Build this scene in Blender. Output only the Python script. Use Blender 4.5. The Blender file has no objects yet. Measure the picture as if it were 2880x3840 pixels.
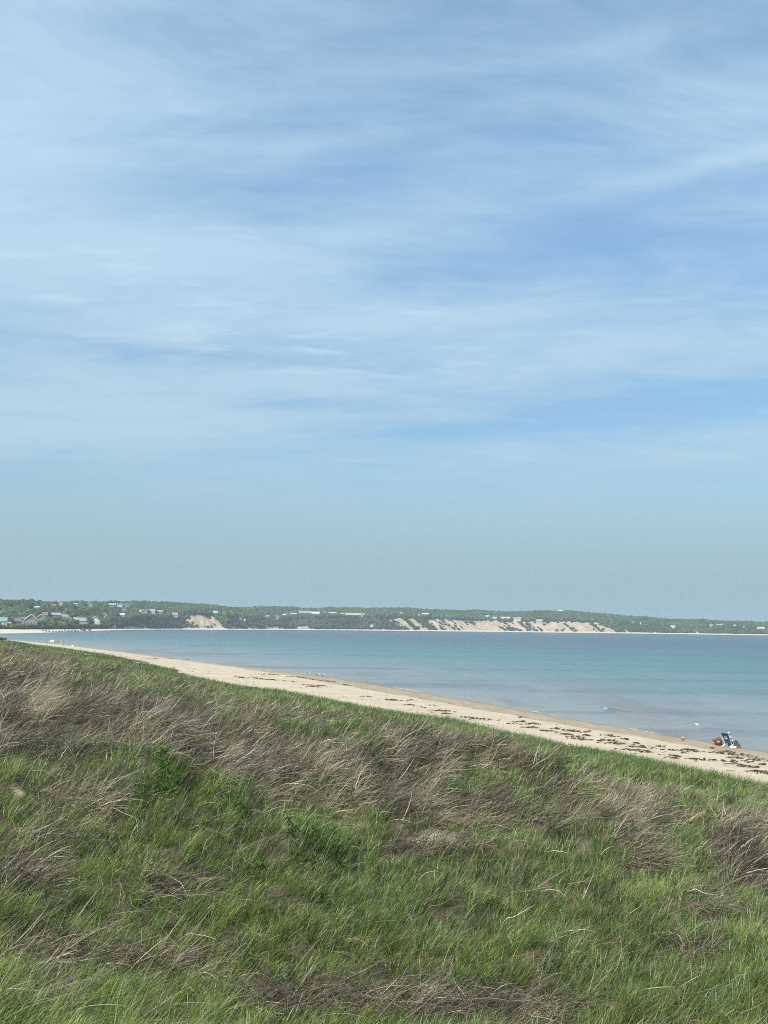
import bpy, bmesh, math, random
import numpy as np
from mathutils import Vector, Matrix

rng = np.random.default_rng(7)
random.seed(7)
scene = bpy.context.scene
COL = scene.collection
PI = math.pi

# ------------------------------------------------------------------ helpers
def _hash(ix, iy, seed):
    n = (ix.astype(np.int64) * 374761393 + iy.astype(np.int64) * 668265263 + seed * 1274126177) & 0xFFFFFFFF
    n = ((n ^ (n >> 13)) * 1274126177) & 0xFFFFFFFF
    n = n ^ (n >> 16)
    return (n & 0xFFFFFF) / float(0xFFFFFF)

def vnoise(x, y, seed=0):
    x = np.asarray(x, float); y = np.asarray(y, float)
    ix = np.floor(x); iy = np.floor(y)
    fx = x - ix; fy = y - iy
    fx = fx * fx * fx * (fx * (fx * 6 - 15) + 10); fy = fy * fy * fy * (fy * (fy * 6 - 15) + 10)
    ix = ix.astype(np.int64); iy = iy.astype(np.int64)
    a = _hash(ix, iy, seed); b = _hash(ix + 1, iy, seed)
    c = _hash(ix, iy + 1, seed); d = _hash(ix + 1, iy + 1, seed)
    return (a * (1 - fx) + b * fx) * (1 - fy) + (c * (1 - fx) + d * fx) * fy

def fbm(x, y, seed=0, oct=4):                     # -> about -1..1
    s = 0; amp = 1; tot = 0
    for k in range(oct):
        s = s + amp * (vnoise(np.asarray(x) * 2 ** k + 17.3 * k, np.asarray(y) * 2 ** k - 9.1 * k, seed + k) * 2 - 1)
        tot += amp; amp *= 0.5
    return s / tot * 1.5

def sstep(a, b, x):
    t = np.clip((np.asarray(x, float) - a) / (b - a), 0, 1)
    return t * t * (3 - 2 * t)

def np_mesh(name, verts, loops, starts, mats, smooth=False, attrs=None, mat_index=None):
    me = bpy.data.meshes.new(name)
    me.vertices.add(len(verts)); me.vertices.foreach_set('co', np.ascontiguousarray(verts, np.float32).ravel())
    me.loops.add(len(loops)); me.loops.foreach_set('vertex_index', np.ascontiguousarray(loops, np.int32))
    me.polygons.add(len(starts)); me.polygons.foreach_set('loop_start', np.ascontiguousarray(starts, np.int32))
    if smooth:
        me.polygons.foreach_set('use_smooth', np.ones(len(starts), bool))
    for m in mats: me.materials.append(m)
    if mat_index is not None: me.polygons.foreach_set('material_index', np.ascontiguousarray(mat_index, np.int32))
    me.update(calc_edges=True)
    for k, v in (attrs or {}).items():
        v = np.asarray(v, np.float32)
        if v.ndim == 1:
            at = me.attributes.new(k, 'FLOAT', 'POINT'); at.data.foreach_set('value', v)
        else:
            if v.shape[1] == 3: v = np.concatenate([v, np.ones((len(v), 1), np.float32)], 1)
            at = me.attributes.new(k, 'FLOAT_COLOR', 'POINT'); at.data.foreach_set('color', v.ravel())
    return me

def grid_faces(nr, nc, wrap=False):
    r = np.arange(nr - 1)[:, None]; c = np.arange(nc if wrap else nc - 1)[None, :]
    c2 = (c + 1) % nc
    q = np.stack([r * nc + c, r * nc + c2, (r + 1) * nc + c2, (r + 1) * nc + c], -1).reshape(-1)
    return q, np.arange(len(q) // 4) * 4

def link(name, me, parent=None, loc=None, rot=None):
    o = bpy.data.objects.new(name, me); COL.objects.link(o)
    if parent is not None: o.parent = parent
    if loc is not None: o.location = loc
    if rot is not None: o.rotation_euler = rot
    return o

def tag(o, label, cat, group=None, kind=None):
    o['label'] = label; o['category'] = cat
    if group: o['group'] = group
    if kind: o['kind'] = kind
    return o

def structure(o, label=None, cat=None, kind='structure'):
    o['kind'] = kind
    if label: o['label'] = label
    if cat: o['category'] = cat
    return o

def bm_obj(name, bm, mat, parent=None, loc=None, rot=None, smooth=False):
    me = bpy.data.meshes.new(name); bm.to_mesh(me); bm.free()
    for m in (mat if isinstance(mat, (list, tuple)) else [mat]): me.materials.append(m)
    if smooth:
        for p in me.polygons: p.use_smooth = True
    return link(name, me, parent, loc, rot)

def add_box(bm, x0, x1, y0, y1, z0, z1):
    vs = [bm.verts.new(p) for p in ((x0, y0, z0), (x1, y0, z0), (x1, y1, z0), (x0, y1, z0), (x0, y0, z1), (x1, y0, z1), (x1, y1, z1), (x0, y1, z1))]
    for f in ((0, 3, 2, 1), (4, 5, 6, 7), (0, 1, 5, 4), (1, 2, 6, 5), (2, 3, 7, 6), (3, 0, 4, 7)):
        bm.faces.new([vs[i] for i in f])

def add_tube(bm, pts, rad, n=8):
    pts = [Vector(p) for p in pts]
    rads = rad if isinstance(rad, (list, tuple)) else [rad] * len(pts)
    rings = []
    for i, p in enumerate(pts):
        t = (pts[min(i + 1, len(pts) - 1)] - pts[max(i - 1, 0)]).normalized()
        a = t.cross(Vector((0, 0, 1)))
        if a.length < .05: a = t.cross(Vector((1, 0, 0)))
        a.normalize(); b = t.cross(a)
        rings.append([bm.verts.new(p + (a * math.cos(2 * PI * k / n) + b * math.sin(2 * PI * k / n)) * rads[i]) for k in range(n)])
    for i in range(len(rings) - 1):
        for k in range(n):
            bm.faces.new((rings[i][k], rings[i][(k + 1) % n], rings[i + 1][(k + 1) % n], rings[i + 1][k]))
    bm.faces.new(rings[0][::-1]); bm.faces.new(rings[-1])

def add_blob(bm, c, r, sub=2, jitter=.15, seed=0):
    rr = random.Random(seed)
    res = bmesh.ops.create_icosphere(bm, subdivisions=sub, radius=1)
    for v in res['verts']:
        k = 1 + rr.uniform(-jitter, jitter)
        v.co = Vector(c) + Vector((v.co.x * r[0], v.co.y * r[1], v.co.z * r[2])) * k

# ------------------------------------------------------------------ materials
class NT:
    def __init__(s, tree): s.t = tree; s.n = tree.nodes; s.l = tree.links
    def new(s, typ, **kw):
        n = s.n.new(typ)
        for k, v in kw.items(): setattr(n, k, v)
        return n
    def put(s, sock, v):
        if isinstance(v, bpy.types.NodeSocket): s.l.new(v, sock)
        elif v is not None: sock.default_value = v
    def m(s, op, a, b=None, c=None, clamp=False):
        n = s.new('ShaderNodeMath', operation=op, use_clamp=clamp)
        s.put(n.inputs[0], a)
        if b is not None: s.put(n.inputs[1], b)
        if c is not None: s.put(n.inputs[2], c)
        return n.outputs[0]
    def mix(s, f, a, b, mode='MIX'):
        n = s.new('ShaderNodeMix', data_type='RGBA', blend_type=mode)
        s.put(n.inputs[0], f); s.put(n.inputs[6], col4(a)); s.put(n.inputs[7], col4(b))
        return n.outputs[2]
    def smooth(s, x, lo, hi, a=0.0, b=1.0):
        n = s.new('ShaderNodeMapRange', interpolation_type='SMOOTHSTEP')
        s.put(n.inputs[0], x); s.put(n.inputs[1], lo); s.put(n.inputs[2], hi); s.put(n.inputs[3], a); s.put(n.inputs[4], b)
        return n.outputs[0]
    def noise(s, vec, scale, detail=3, rough=.5, dist=0.0):
        n = s.new('ShaderNodeTexNoise'); s.put(n.inputs['Vector'], vec)
        n.inputs['Scale'].default_value = scale; n.inputs['Detail'].default_value = detail
        n.inputs['Roughness'].default_value = rough; n.inputs['Distortion'].default_value = dist
        return n.outputs['Fac']
    def attr(s, name):
        n = s.new('ShaderNodeAttribute', attribute_name=name); return n
    def mapping(s, vec, scale=(1, 1, 1), rot=(0, 0, 0), loc=(0, 0, 0)):
        n = s.new('ShaderNodeMapping'); s.put(n.inputs[0], vec)
        n.inputs['Scale'].default_value = scale; n.inputs['Rotation'].default_value = rot; n.inputs['Location'].default_value = loc
        return n.outputs[0]

def col4(v):
    if isinstance(v, (tuple, list)) and len(v) == 3: return (*v, 1.0)
    return v

def new_mat(name):
    m = bpy.data.materials.new(name); m.use_nodes = True
    nt = NT(m.node_tree); nt.n.clear()
    out = nt.new('ShaderNodeOutputMaterial')
    return m, nt, out

def plain(name, color, rough=.7, var=.12, scale=8.0, metallic=0.0, spec=.3):
    m, nt, out = new_mat(name)
    p = nt.new('ShaderNodeBsdfPrincipled')
    tc = nt.new('ShaderNodeTexCoord')
    f = nt.noise(tc.outputs['Object'], scale, 4)
    dark = tuple(c * (1 - var) for c in color); light = tuple(min(1, c * (1 + var)) for c in color)
    nt.put(p.inputs['Base Color'], nt.mix(nt.smooth(f, .3, .7), dark, light))
    p.inputs['Roughness'].default_value = rough; p.inputs['Metallic'].default_value = metallic
    p.inputs['Specular IOR Level'].default_value = spec
    nt.l.new(p.outputs[0], out.inputs[0])
    return m

def blade_mat(name, trans=.35, rough=.5, gloss=.06):
    m, nt, out = new_mat(name)
    c = nt.attr('tint').outputs['Color']
    d = nt.new('ShaderNodeBsdfDiffuse'); nt.put(d.inputs['Color'], c)
    t = nt.new('ShaderNodeBsdfTranslucent'); nt.put(t.inputs['Color'], c)
    mx = nt.new('ShaderNodeMixShader'); mx.inputs[0].default_value = trans
    nt.l.new(d.outputs[0], mx.inputs[1]); nt.l.new(t.outputs[0], mx.inputs[2])
    g = nt.new('ShaderNodeBsdfGlossy'); g.inputs['Roughness'].default_value = rough
    mg = nt.new('ShaderNodeMixShader'); mg.inputs[0].default_value = gloss
    nt.l.new(mx.outputs[0], mg.inputs[1]); nt.l.new(g.outputs[0], mg.inputs[2])
    nt.l.new(mg.outputs[0], out.inputs[0])
    return m

# ------------------------------------------------------------------ camera
CAM = np.array([0, 0, 8.0]); FPX = 4000.0
pitch = math.atan(430 / 4000); roll = math.atan(.0115)
F_ = np.array([0, math.cos(pitch), math.sin(pitch)]); R0 = np.array([1., 0, 0]); U0 = np.array([0, -math.sin(pitch), math.cos(pitch)])
R_ = math.cos(roll) * R0 + math.sin(roll) * U0; U_ = -math.sin(roll) * R0 + math.cos(roll) * U0
cd = bpy.data.cameras.new('camera'); cam = bpy.data.objects.new('camera', cd); COL.objects.link(cam)
cd.sensor_fit = 'VERTICAL'; cd.sensor_height = 36; cd.sensor_width = 27; cd.lens = FPX / 3840 * 36
cd.clip_start = .1; cd.clip_end = 20000
cam.matrix_world = Matrix(((R_[0], U_[0], -F_[0], CAM[0]), (R_[1], U_[1], -F_[1], CAM[1]), (R_[2], U_[2], -F_[2], CAM[2]), (0, 0, 0, 1)))
scene.camera = cam

def project(P):
    P = np.asarray(P, float) - CAM
    w = P @ F_
    return 1440 + FPX * (P @ R_) / w, 1920 - FPX * (P @ U_) / w, w

# ------------------------------------------------------------------ land forms
FARK = .2
TY = [-400, -100, 0, 45, 55, 67, 87, 118, 138, 212, 268, 372, 480, 570, 650, 800, 1500]
TX = [115, 52, 30.5, 16.2, 12.0, 7.7, -1.7, -15.8, -25, -53, -80, -131, -192, -258, -335, -450, -800]
SY = [-400, -100, 0, 40, 71, 104, 164, 230, 290, 400, 480, 570, 650, 800, 1500]
SX = [140, 70, 47, 35, 25.6, 14.6, -5.8, -37.7, -65, -118, -166, -230, -305, -420, -770]
def smooth_interp(y, ys, xs):                     # piecewise line smoothed over a few metres
    y = np.asarray(y, float); h = 4 + .04 * np.abs(y)
    return (np.interp(y - h, ys, xs) + 2 * np.interp(y, ys, xs) + np.interp(y + h, ys, xs)) / 4
def toe_x(y): return smooth_interp(y, TY, TX)
def shore_x(y): return smooth_interp(y, SY, SX)
PI_I = [0, 1.5, 5, 14, 21, 26, 31, 45, 200]
PI_Z = [1.5, 1.75, 2.3, 3.5, 4.75, 5.55, 6.15, 6.45, 6.8]

def inland(x, y):                                 # metres inland of the dune toe (negative on the beach)
    wob = .45 * fbm(np.asarray(x) / 1.6, np.asarray(y) / 2.6, 35, 2) + 0.9 * fbm(np.asarray(x) / 7, np.asarray(y) / 9, 31, 3) * np.clip(np.asarray(y) / 60, .5, 2.2)
    return (toe_x(y) - x) * .92 + wob

def ground_z(x, y, detail=True):
    x = np.asarray(x, float); y = np.asarray(y, float)
    tx = toe_x(y); sx = shore_x(y)
    t = (x - tx) / (sx - tx)
    i = inland(x, y)
    zb = np.interp(t, [-1, 0, .35, .62, .72, 1.0, 1.3, 2.5, 8, 40], [1.6, 1.5, 1.15, .78, .5, 0, -.35, -1.0, -3.0, -6.0])
    zb = zb + .05 * fbm(x / 3, y / 3, 5, 3) * sstep(1.0, .6, t) + .03 * fbm(x / 5, y / 12, 8, 2)
    zd = np.interp(i, PI_I, PI_Z)
    dep = 1.45 * np.exp(-((y - 12.5) / 6.5) ** 2) * np.exp(-(x / 14) ** 2)
    zd = zd - dep * sstep(4, 18, i)
    wide = sstep(2, 12, i)
    zd = 1.5 + (zd - 1.5) * (1 - FARK * sstep(45, 110, y))
    zd = zd + wide * (.36 * fbm(x / 6.5, y / 6.5, 11, 3) * (1 - .6 * sstep(35, 80, y)) + .12 * fbm(x / 1.9, y / 2.3, 12, 3))
    # tussock mounds
    tcx, tcy = np.floor(x / 1.7).astype(np.int64), np.floor(y / 1.7).astype(np.int64)
    tus = np.zeros_like(zd)
    for ox in (-1, 0, 1):
        for oy in (-1, 0, 1):
            hx, hy = tcx + ox, tcy + oy
            ux = (hx + .15 + .7 * _hash(hx, hy, 201)) * 1.7 - x; uy = (hy + .15 + .7 * _hash(hx, hy, 202)) * 1.7 - y
            hr = .42 + .55 * _hash(hx, hy, 203)
            tus = np.maximum(tus, (.06 + .46 * _hash(hx, hy, 204)) * np.exp(-((ux * ux + uy * uy) / (hr * hr)) ** 1.3))
    zd = zd + wide * tus * sstep(9, 16, y) * (.45 + .55 * np.exp(-((y - 24) / 11) ** 2)) * sstep(70, 40, y)
    rid = np.exp(-((y - 24 - 2.2 * fbm(x / 6, x * 0, 15, 2)) / 3.2) ** 2) * (0.5 + .5 * fbm(x / 4, y / 8, 14, 2))
    zd = zd + .80 * rid * wide
    zd = zd + sstep(20, 30, i) * sstep(60, 90, y) * .35 * fbm(x / 12, y / 30, 21, 2)
    k = sstep(-.4, .6, i)
    return zb * (1 - k) + zd * k

# far coast: shore distance, bluff and crest by bearing (photo column of the bearing)
def yh(px): return 2350 + .0115 * (np.asarray(px, float) - 1440)
DPX = [-1500, -500, 0, 170, 340, 470, 580, 690, 860, 1000, 1400, 1900, 2300, 2880, 3600, 5000]
DD = [620, 700, 760, 840, 1100, 1350, 1540, 1720, 1700, 1930, 2150, 2250, 2200, 2050, 2000, 2000]
BPX = [-1500, 0, 200, 300, 450, 600, 700, 750, 850, 1000, 1200, 1330, 1460, 1600, 1750, 1900, 2100, 2250, 2350, 2500, 2700, 2880, 3600, 5000]
BPY = [2330, 2333, 2327, 2332, 2322, 2308, 2300, 2293, 2308, 2318, 2314, 2312, 2309, 2311, 2319, 2321, 2325, 2326, 2338, 2350, 2352, 2358, 2364, 2370]
CPX = [-1500, 0, 200, 300, 500, 700, 850, 1000, 1200, 1400, 1600, 1900, 2060, 2200, 2350, 2480, 2650, 2760, 2800, 2880, 3600, 5000]
CPY = [2246, 2248, 2253, 2252, 2256, 2264, 2278, 2280, 2282, 2284, 2287, 2294, 2293, 2299, 2311, 2322, 2328, 2332, 2336, 2335, 2345, 2350]
BWX = [-1500, 0, 300, 450, 600, 700, 5000]; BWY = [200, 175, 100, 55, 26, 15, 15]
def sm(px, xs, ys, h=45.):
    px = np.asarray(px, float)
    return (np.interp(px - h, xs, ys) + 2 * np.interp(px, xs, ys) + np.interp(px + h, xs, ys)) / 4
def far_params(px):
    D = sm(px, DPX, DD, 90); bw = sm(px, BWX, BWY); wb = 46 + 8 * np.sin(np.asarray(px) / 130)
    hb = 8 + (yh(px) - sm(px, BPX, BPY, 20)) * (D + bw + wb) / 4000 - 2.0
    vc = bw + wb + 300
    hc = 8 + (yh(px) - sm(px, CPX, CPY, 30)) * (D + vc) / 4000 - 6.0
    return D, bw, wb, np.maximum(hb, 5), vc, hc
def gully(q, s=1.0):                              # relief of the bare bluffs, ridged
    return 1 - np.abs(fbm(q / 26, q * 0 + s, 41, 3)) * 2
def far_pt(px, v):
    """world x, y, z of the far coast for bearing column px, v metres behind its shore"""
    px = np.asarray(px, float); v = np.asarray(v, float)
    D, bw, wb, hb, vc, hc = far_params(px)
    tb = np.clip((v - bw) / wb, 0, 1)
    q = px + 62 * tb * hb / 27
    z1 = np.where(v < bw, np.where(v < 0, v * .06, 1.9 * np.clip(v / np.maximum(bw, 1), 0, 1) ** .8), 1.9 + (hb - 1.9) * tb ** .9)
    tc = sstep(0, 1, (v - bw - wb) / 300)
    z2 = hb + (hc - hb) * tc
    z = np.where(v < bw + wb, z1, z2)
    z = np.where(v > vc, hc - 14 * sstep(0, 600, v - vc), z)
    sl = np.sin(np.clip(tb, 0, 1) * PI)
    z = z + sl * 3.2 * (gully(q) - .4)
    z = z + sstep(0, 40, v - bw - wb) * 2.5 * fbm(px / 90, v / 90, 44, 3) * sstep(0, 60, np.abs(v - vc) + 30)
    d = D + v
    a = (px - 1440) / 4000
    return a * d, d, z

def sand_mask(px, v):
    D, bw, wb, hb, vc, hc = far_params(px)
    t = (v - bw) / wb                             # 0 foot, 1 top
    q = px + 62 * t * hb / 27 - 6 * t             # photo column where the gully reaches the beach
    n = fbm(q / 9, t * 1.2, 51, 3); n2 = fbm(q / 30, t * 1.5, 52, 2)
    m = np.zeros_like(q)
    def patch(q0, q1, t0, t1, s=1.0, soft=8):
        nonlocal m
        w = sstep(q0 - soft, q0 + soft, q + 8 * n2) * sstep(q1 + soft, q1 - soft, q + 8 * n2)
        w = w * sstep(t0 - .08, t0 + .05, t + .08 * n) * sstep(t1 + .1, t1 - .06, t + .12 * n2)
        m = np.maximum(m, w * s)
    patch(705, 845, -.1, .25, 1); patch(745, 845, .1, .98, 1); patch(720, 800, .2, .55, .9)
    patch(865, 1165, -.1, .10, .8); patch(1000, 1080, -.1, .14, .8)
    patch(545, 575, .0, .6, .85, 4); patch(460, 560, -.1, .10, .7)
    patch(1640, 2290, 0, .93, .64); patch(1516, 1523, 0, 1.0, 1, 2); patch(1530, 1556, 0, .95, .8, 5)
    patch(1580, 1606, 0, 1.0, 1, 5); patch(1618, 1630, .1, .9, .5, 4)
    patch(1690, 1745, 0, .95, .85, 7); patch(1745, 1800, 0, .98, .95); patch(1795, 1890, 0, .98, 1)
    patch(1905, 1915, .1, .9, .6, 3); patch(1930, 1938, 0, .7, .6, 3); patch(1975, 1990, 0, .8, .6, 4)
    patch(2040, 2075, 0, .92, .9); patch(2085, 2265, 0, .98, 1); patch(2265, 2300, .0, .55, .7, 5)
    patch(2340, 2362, 0, .3, .7, 4); patch(2434, 2462, -.1, .15, .8, 4); patch(2596, 2622, -.1, .35, .8, 4)
    st_ = fbm(q / 5.5, t * .8, 53, 3)
    m = m * (0.50 + .65 * sstep(-.6, .15, n)) * (.62 + .5 * sstep(-.5, .2, st_))
    m = np.where((t > 1.12) | (t < -.05), 0, m)
    return np.clip(m, 0, 1)

def hit(px, py, far=False):
    """first land or water point met by the sight line through a photo pixel"""
    d = F_ + R_ * (px - 1440) / FPX - U_ * (py - 1920) / FPX
    if far:
        bear = 1440 + 4000 * d[0] / d[1]
        v = np.linspace(0, 700, 2801)
        x, y, z = far_pt(np.full_like(v, bear), v)
        zr = 8 + d[2] / d[1] * y
        k = np.argmax(z >= zr) if (z >= zr).any() else np.argmax(z - zr)
        return np.array([x[k], y[k], z[k]]), v[k], bear
    t = np.geomspace(5, 900, 6000)
    P = CAM + d * t[:, None]
    g = np.maximum(ground_z(P[:, 0], P[:, 1]), 0)
    k = np.argmax(P[:, 2] <= g)
    P = P[k]; P[2] = max(float(ground_z(P[0], P[1])), 0)
    return P

# ------------------------------------------------------------------ world: sky
SUN_EL, SUN_AZ = math.radians(51), math.radians(-140)   # azimuth measured from +Y towards +X (left and behind the camera)
w = bpy.data.worlds.new('World'); scene.world = w; w.use_nodes = True
nt = NT(w.node_tree); nt.n.clear()
out = nt.new('ShaderNodeOutputWorld'); bg = nt.new('ShaderNodeBackground'); bg.inputs['Strength'].default_value = .13
sky = nt.new('ShaderNodeTexSky'); sky.sky_type = 'NISHITA'; sky.sun_disc = False
sky.sun_elevation = SUN_EL; sky.sun_rotation = SUN_AZ; sky.altitude = 10; sky.air_density = 1.0; sky.dust_density = 1.6; sky.ozone_density = 1.0
tc = nt.new('ShaderNodeTexCoord'); sx = nt.new('ShaderNodeSeparateXYZ'); nt.l.new(tc.outputs['Generated'], sx.inputs[0])
X, Y, Z = sx.outputs
el = nt.m('MULTIPLY', nt.m('ARCSINE', Z), 180 / PI)
az = nt.m('MULTIPLY', nt.m('ARCTAN2', X, Y), 180 / PI)
# high cloud sheet: direction carried onto a flat layer overhead
zz = nt.m('ADD', nt.m('MAXIMUM', Z, 0.0), .10)
cx = nt.m('DIVIDE', X, zz); cy = nt.m('DIVIDE', Y, zz)
cv = nt.new('ShaderNodeCombineXYZ'); nt.put(cv.inputs[0], cx); nt.put(cv.inputs[1], cy)
lay = nt.mapping(cv.outputs[0], scale=(.62, 1.15, 1), rot=(0, 0, math.radians(-24)), loc=(2.3, .7, 0))
n1 = nt.noise(lay, 1.0, 7, .60, .5)
lay2 = nt.mapping(cv.outputs[0], scale=(1.5, 3.4, 1), rot=(0, 0, math.radians(-20)), loc=(5.1, 3.2, 0))
n2 = nt.noise(lay2, 1.3, 8, .66, .7)
n3 = nt.noise(nt.mapping(cv.outputs[0], scale=(2.2, 5.2, 1), rot=(0, 0, math.radians(-12)), loc=(1.1, 8, 0)), 1.6, 7, .60, .25)
def blob(a0, e0, sa, se, slope=0.0):
    da = nt.m('SUBTRACT', az, a0)
    de = nt.m('SUBTRACT', nt.m('SUBTRACT', el, e0), nt.m('MULTIPLY', da, slope))
    u = nt.m('ADD', nt.m('POWER', nt.m('ABSOLUTE', nt.m('DIVIDE', da, sa)), 2.0), nt.m('POWER', nt.m('ABSOLUTE', nt.m('DIVIDE', de, se)), 2.0))
    return nt.m('EXPONENT', nt.m('MULTIPLY', u, -1.0))
cov = nt.m('MULTIPLY', nt.m('SUBTRACT', n1, .5), 1.5)
cov = nt.m('ADD', cov, nt.m('MULTIPLY', nt.m('SUBTRACT', n2, .5), 1.15))
cov = nt.m('ADD', cov, .30)
for a0, e0, sa, se, sl, k in ((-18, 17.5, 14, 4.5, 0, .42), (-21, 26, 7, 8, 0, .34), (-16, 11.2, 13, 2.2, .02, .34), (16, 14.2, 10, 1.3, .02, .50), (-2, 16.3, 9, .7, .075, .42), (-9, 19.6, 10, 1.6, .05, .34),
                              (17, 23.3, 6, .6, .13, .40), (14, 8.8, 8, .8, .01, .34), (14, 29.5, 7, .8, .1, .18), (17, 11.6, 9, .9, .05, -.80), (-4, 11.9, 5, .5, .02, -.50), (5, 10.6, 7, .45, .06, -.50),
                              (8, 27, 10, 4.5, 0, -.22), (-3, 24, 5, 2.5, .1, -.18), (13, 20.5, 9, 1.6, .08, -.20), (-12, 14.1, 10, .6, .0, -.22), (0, 14, 30, 9, 0, .10)):
    if k: cov = nt.m('ADD', cov, nt.m('MULTIPLY', blob(a0, e0, sa, se, sl), k))
wisp = nt.m('MULTIPLY', nt.smooth(n3, .47, .74), nt.m('ADD', .12, nt.m('ADD', nt.m('MULTIPLY', blob(-2, 15.0, 10, 2.2), .50), nt.m('MULTIPLY', blob(-14, 18.5, 10, 3.0), .35))))
cm = nt.smooth(cov, -.12, .98, 0.0, .92)
cm = nt.m('MULTIPLY', cm, nt.smooth(el, 2, 9, .25, 1.0))
skyc = nt.mix(1.0, sky.outputs[0], nt.mix(nt.smooth(el, 9, 27), (.60, .755, .81), (.97, 1.14, 1.10)), 'MULTIPLY')
cloudc = nt.mix(nt.smooth(el, 5, 26), (2.62, 3.62, 4.25), (2.75, 3.80, 4.70))
c1 = nt.mix(cm, skyc, cloudc)
c1 = nt.mix(nt.m('MULTIPLY', wisp, 1.25, clamp=True), c1, (3.25, 4.25, 5.05))
# murk of the lowest air
hz = nt.m('ADD', nt.smooth(el, 1.5, 10.5, .86, 0.0), nt.smooth(el, 4, 22, .10, 0.0))
c2 = nt.mix(hz, c1, (1.86, 2.70, 3.14))
nt.put(bg.inputs[0], c2); nt.l.new(bg.outputs[0], out.inputs[0])
SKYNODE = skyc.node

sl = bpy.data.lights.new('sun', 'SUN'); sl.energy = 4.1; sl.angle = math.radians(.5); sl.color = (1, .94, .83)
so = bpy.data.objects.new('sun', sl); COL.objects.link(so)
sdir = Vector((math.sin(SUN_AZ) * math.cos(SUN_EL), math.cos(SUN_AZ) * math.cos(SUN_EL), math.sin(SUN_EL)))
so.rotation_euler = sdir.to_track_quat('Z', 'Y').to_euler(); so.location = (0, -50, 80)

scene.view_settings.view_transform = 'Standard'; scene.view_settings.look = 'None'
scene.view_settings.exposure = .54; scene.view_settings.gamma = 1
cy_ = scene.cycles
cy_.max_bounces = 6; cy_.diffuse_bounces = 3; cy_.glossy_bounces = 2; cy_.transmission_bounces = 3; cy_.volume_bounces = 0; cy_.transparent_max_bounces = 6
cy_.use_denoising = False; cy_.use_adaptive_sampling = False; cy_.denoiser = 'OPENIMAGEDENOISE'; cy_.denoising_input_passes = 'RGB_ALBEDO_NORMAL'; cy_.denoising_prefilter = 'ACCURATE'; cy_.filter_width = 1.0

# ------------------------------------------------------------------ vegetation maps of the dune (read off the photo, laid onto the ground)
DRY = [(60, 2560, 170, 55, .9), (330, 2680, 400, 80, .9), (0, 2700, 250, 90, .85), (700, 2790, 420, 70, .95), (1050, 2860, 420, 90, 1.0), (1450, 2890, 330, 85, .78), (330, 3000, 190, 55, .85),
       (150, 2820, 260, 60, .8), (1650, 2790, 280, 60, .65), (1900, 2830, 220, 60, .55), (2420, 3050, 240, 65, .95), (2780, 3060, 170, 80, .85), (2790, 3230, 140, 120, .85),
       (2380, 3210, 90, 100, .7), (1640, 3030, 240, 90, .7), (1550, 3190, 220, 50, .7), (1750, 3810, 330, 80, .85), (1150, 3790, 250, 55, .85), (500, 3650, 260, 70, .65),
       (50, 3320, 140, 80, .8), (640, 3350, 150, 60, .6), (150, 3170, 150, 50, .5), (1350, 3010, 220, 80, .8), (2550, 3580, 130, 55, .6), (100, 3600, 180, 80, .5), (120, 3790, 160, 50, .45), (900, 3560, 160, 60, .3),
       (300, 2500, 330, 60, .30), (1000, 2700, 260, 40, .35), (2150, 2960, 200, 45, .45), (90, 2450, 140, 28, .40), (2000, 3110, 200, 60, .55), (960, 3010, 130, 50, .6), (2660, 3420, 140, 60, .45)]
GREEN = [(600, 2960, 130, 70, .9), (830, 3010, 120, 45, .6), (1250, 3170, 200, 70, .9), (1500, 3400, 500, 150, .5), (1150, 3420, 300, 150, .5), (2250, 3550, 350, 150, .4), (1700, 2980, 60, 60, .6), (250, 2990, 50, 50, .5), (2100, 3230, 220, 90, .5)]
BARE = [(1200, 3095, 190, 28, .65), (2440, 3120, 110, 45, .5), (1640, 3140, 110, 35, .7), (62, 2975, 34, 26, .95), (1700, 3790, 170, 40, .5), (2160, 3180, 90, 40, .6), (2560, 3330, 70, 40, .5), (430, 2930, 60, 30, .7)]
def blobs(px, py, L):
    r = np.zeros(np.shape(px))
    for cx_, cy2, rx, ry, s in L:
        u = ((px - cx_) / rx) ** 2 + ((py - cy2) / ry) ** 2
        r = np.maximum(r, s * np.exp(-np.maximum(u - .35, 0) * .9))
    return r
def veg_maps(x, y, z):
    px, py, wd = project(np.stack([x, y, z], -1))
    ok = wd > 3
    px = np.where(ok, px, 1440); py = np.where(ok, py, 5000)
    i = inland(x, y)
    n = fbm(x / 1.7, y / 2.4, 61, 3)
    dry = blobs(px, py, DRY) + .03 + .26 * n * (py < 4800)
    dry = dry - .9 * blobs(px, py, GREEN)
    lo_i = np.interp(px, [0, 500, 1200, 1900, 2880], [11, 13, 13, 8.5, 7])
    dry = dry * sstep(lo_i, lo_i + 7, i + 2.5 * n)
    dry = np.where(py > 4500, .25 + .3 * n, dry)
    bare = blobs(px, py, BARE) * (.75 + .5 * n)
    green = blobs(px, py, GREEN)
    return np.clip(dry, 0, 1), np.clip(bare, 0, 1), green, i

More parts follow.
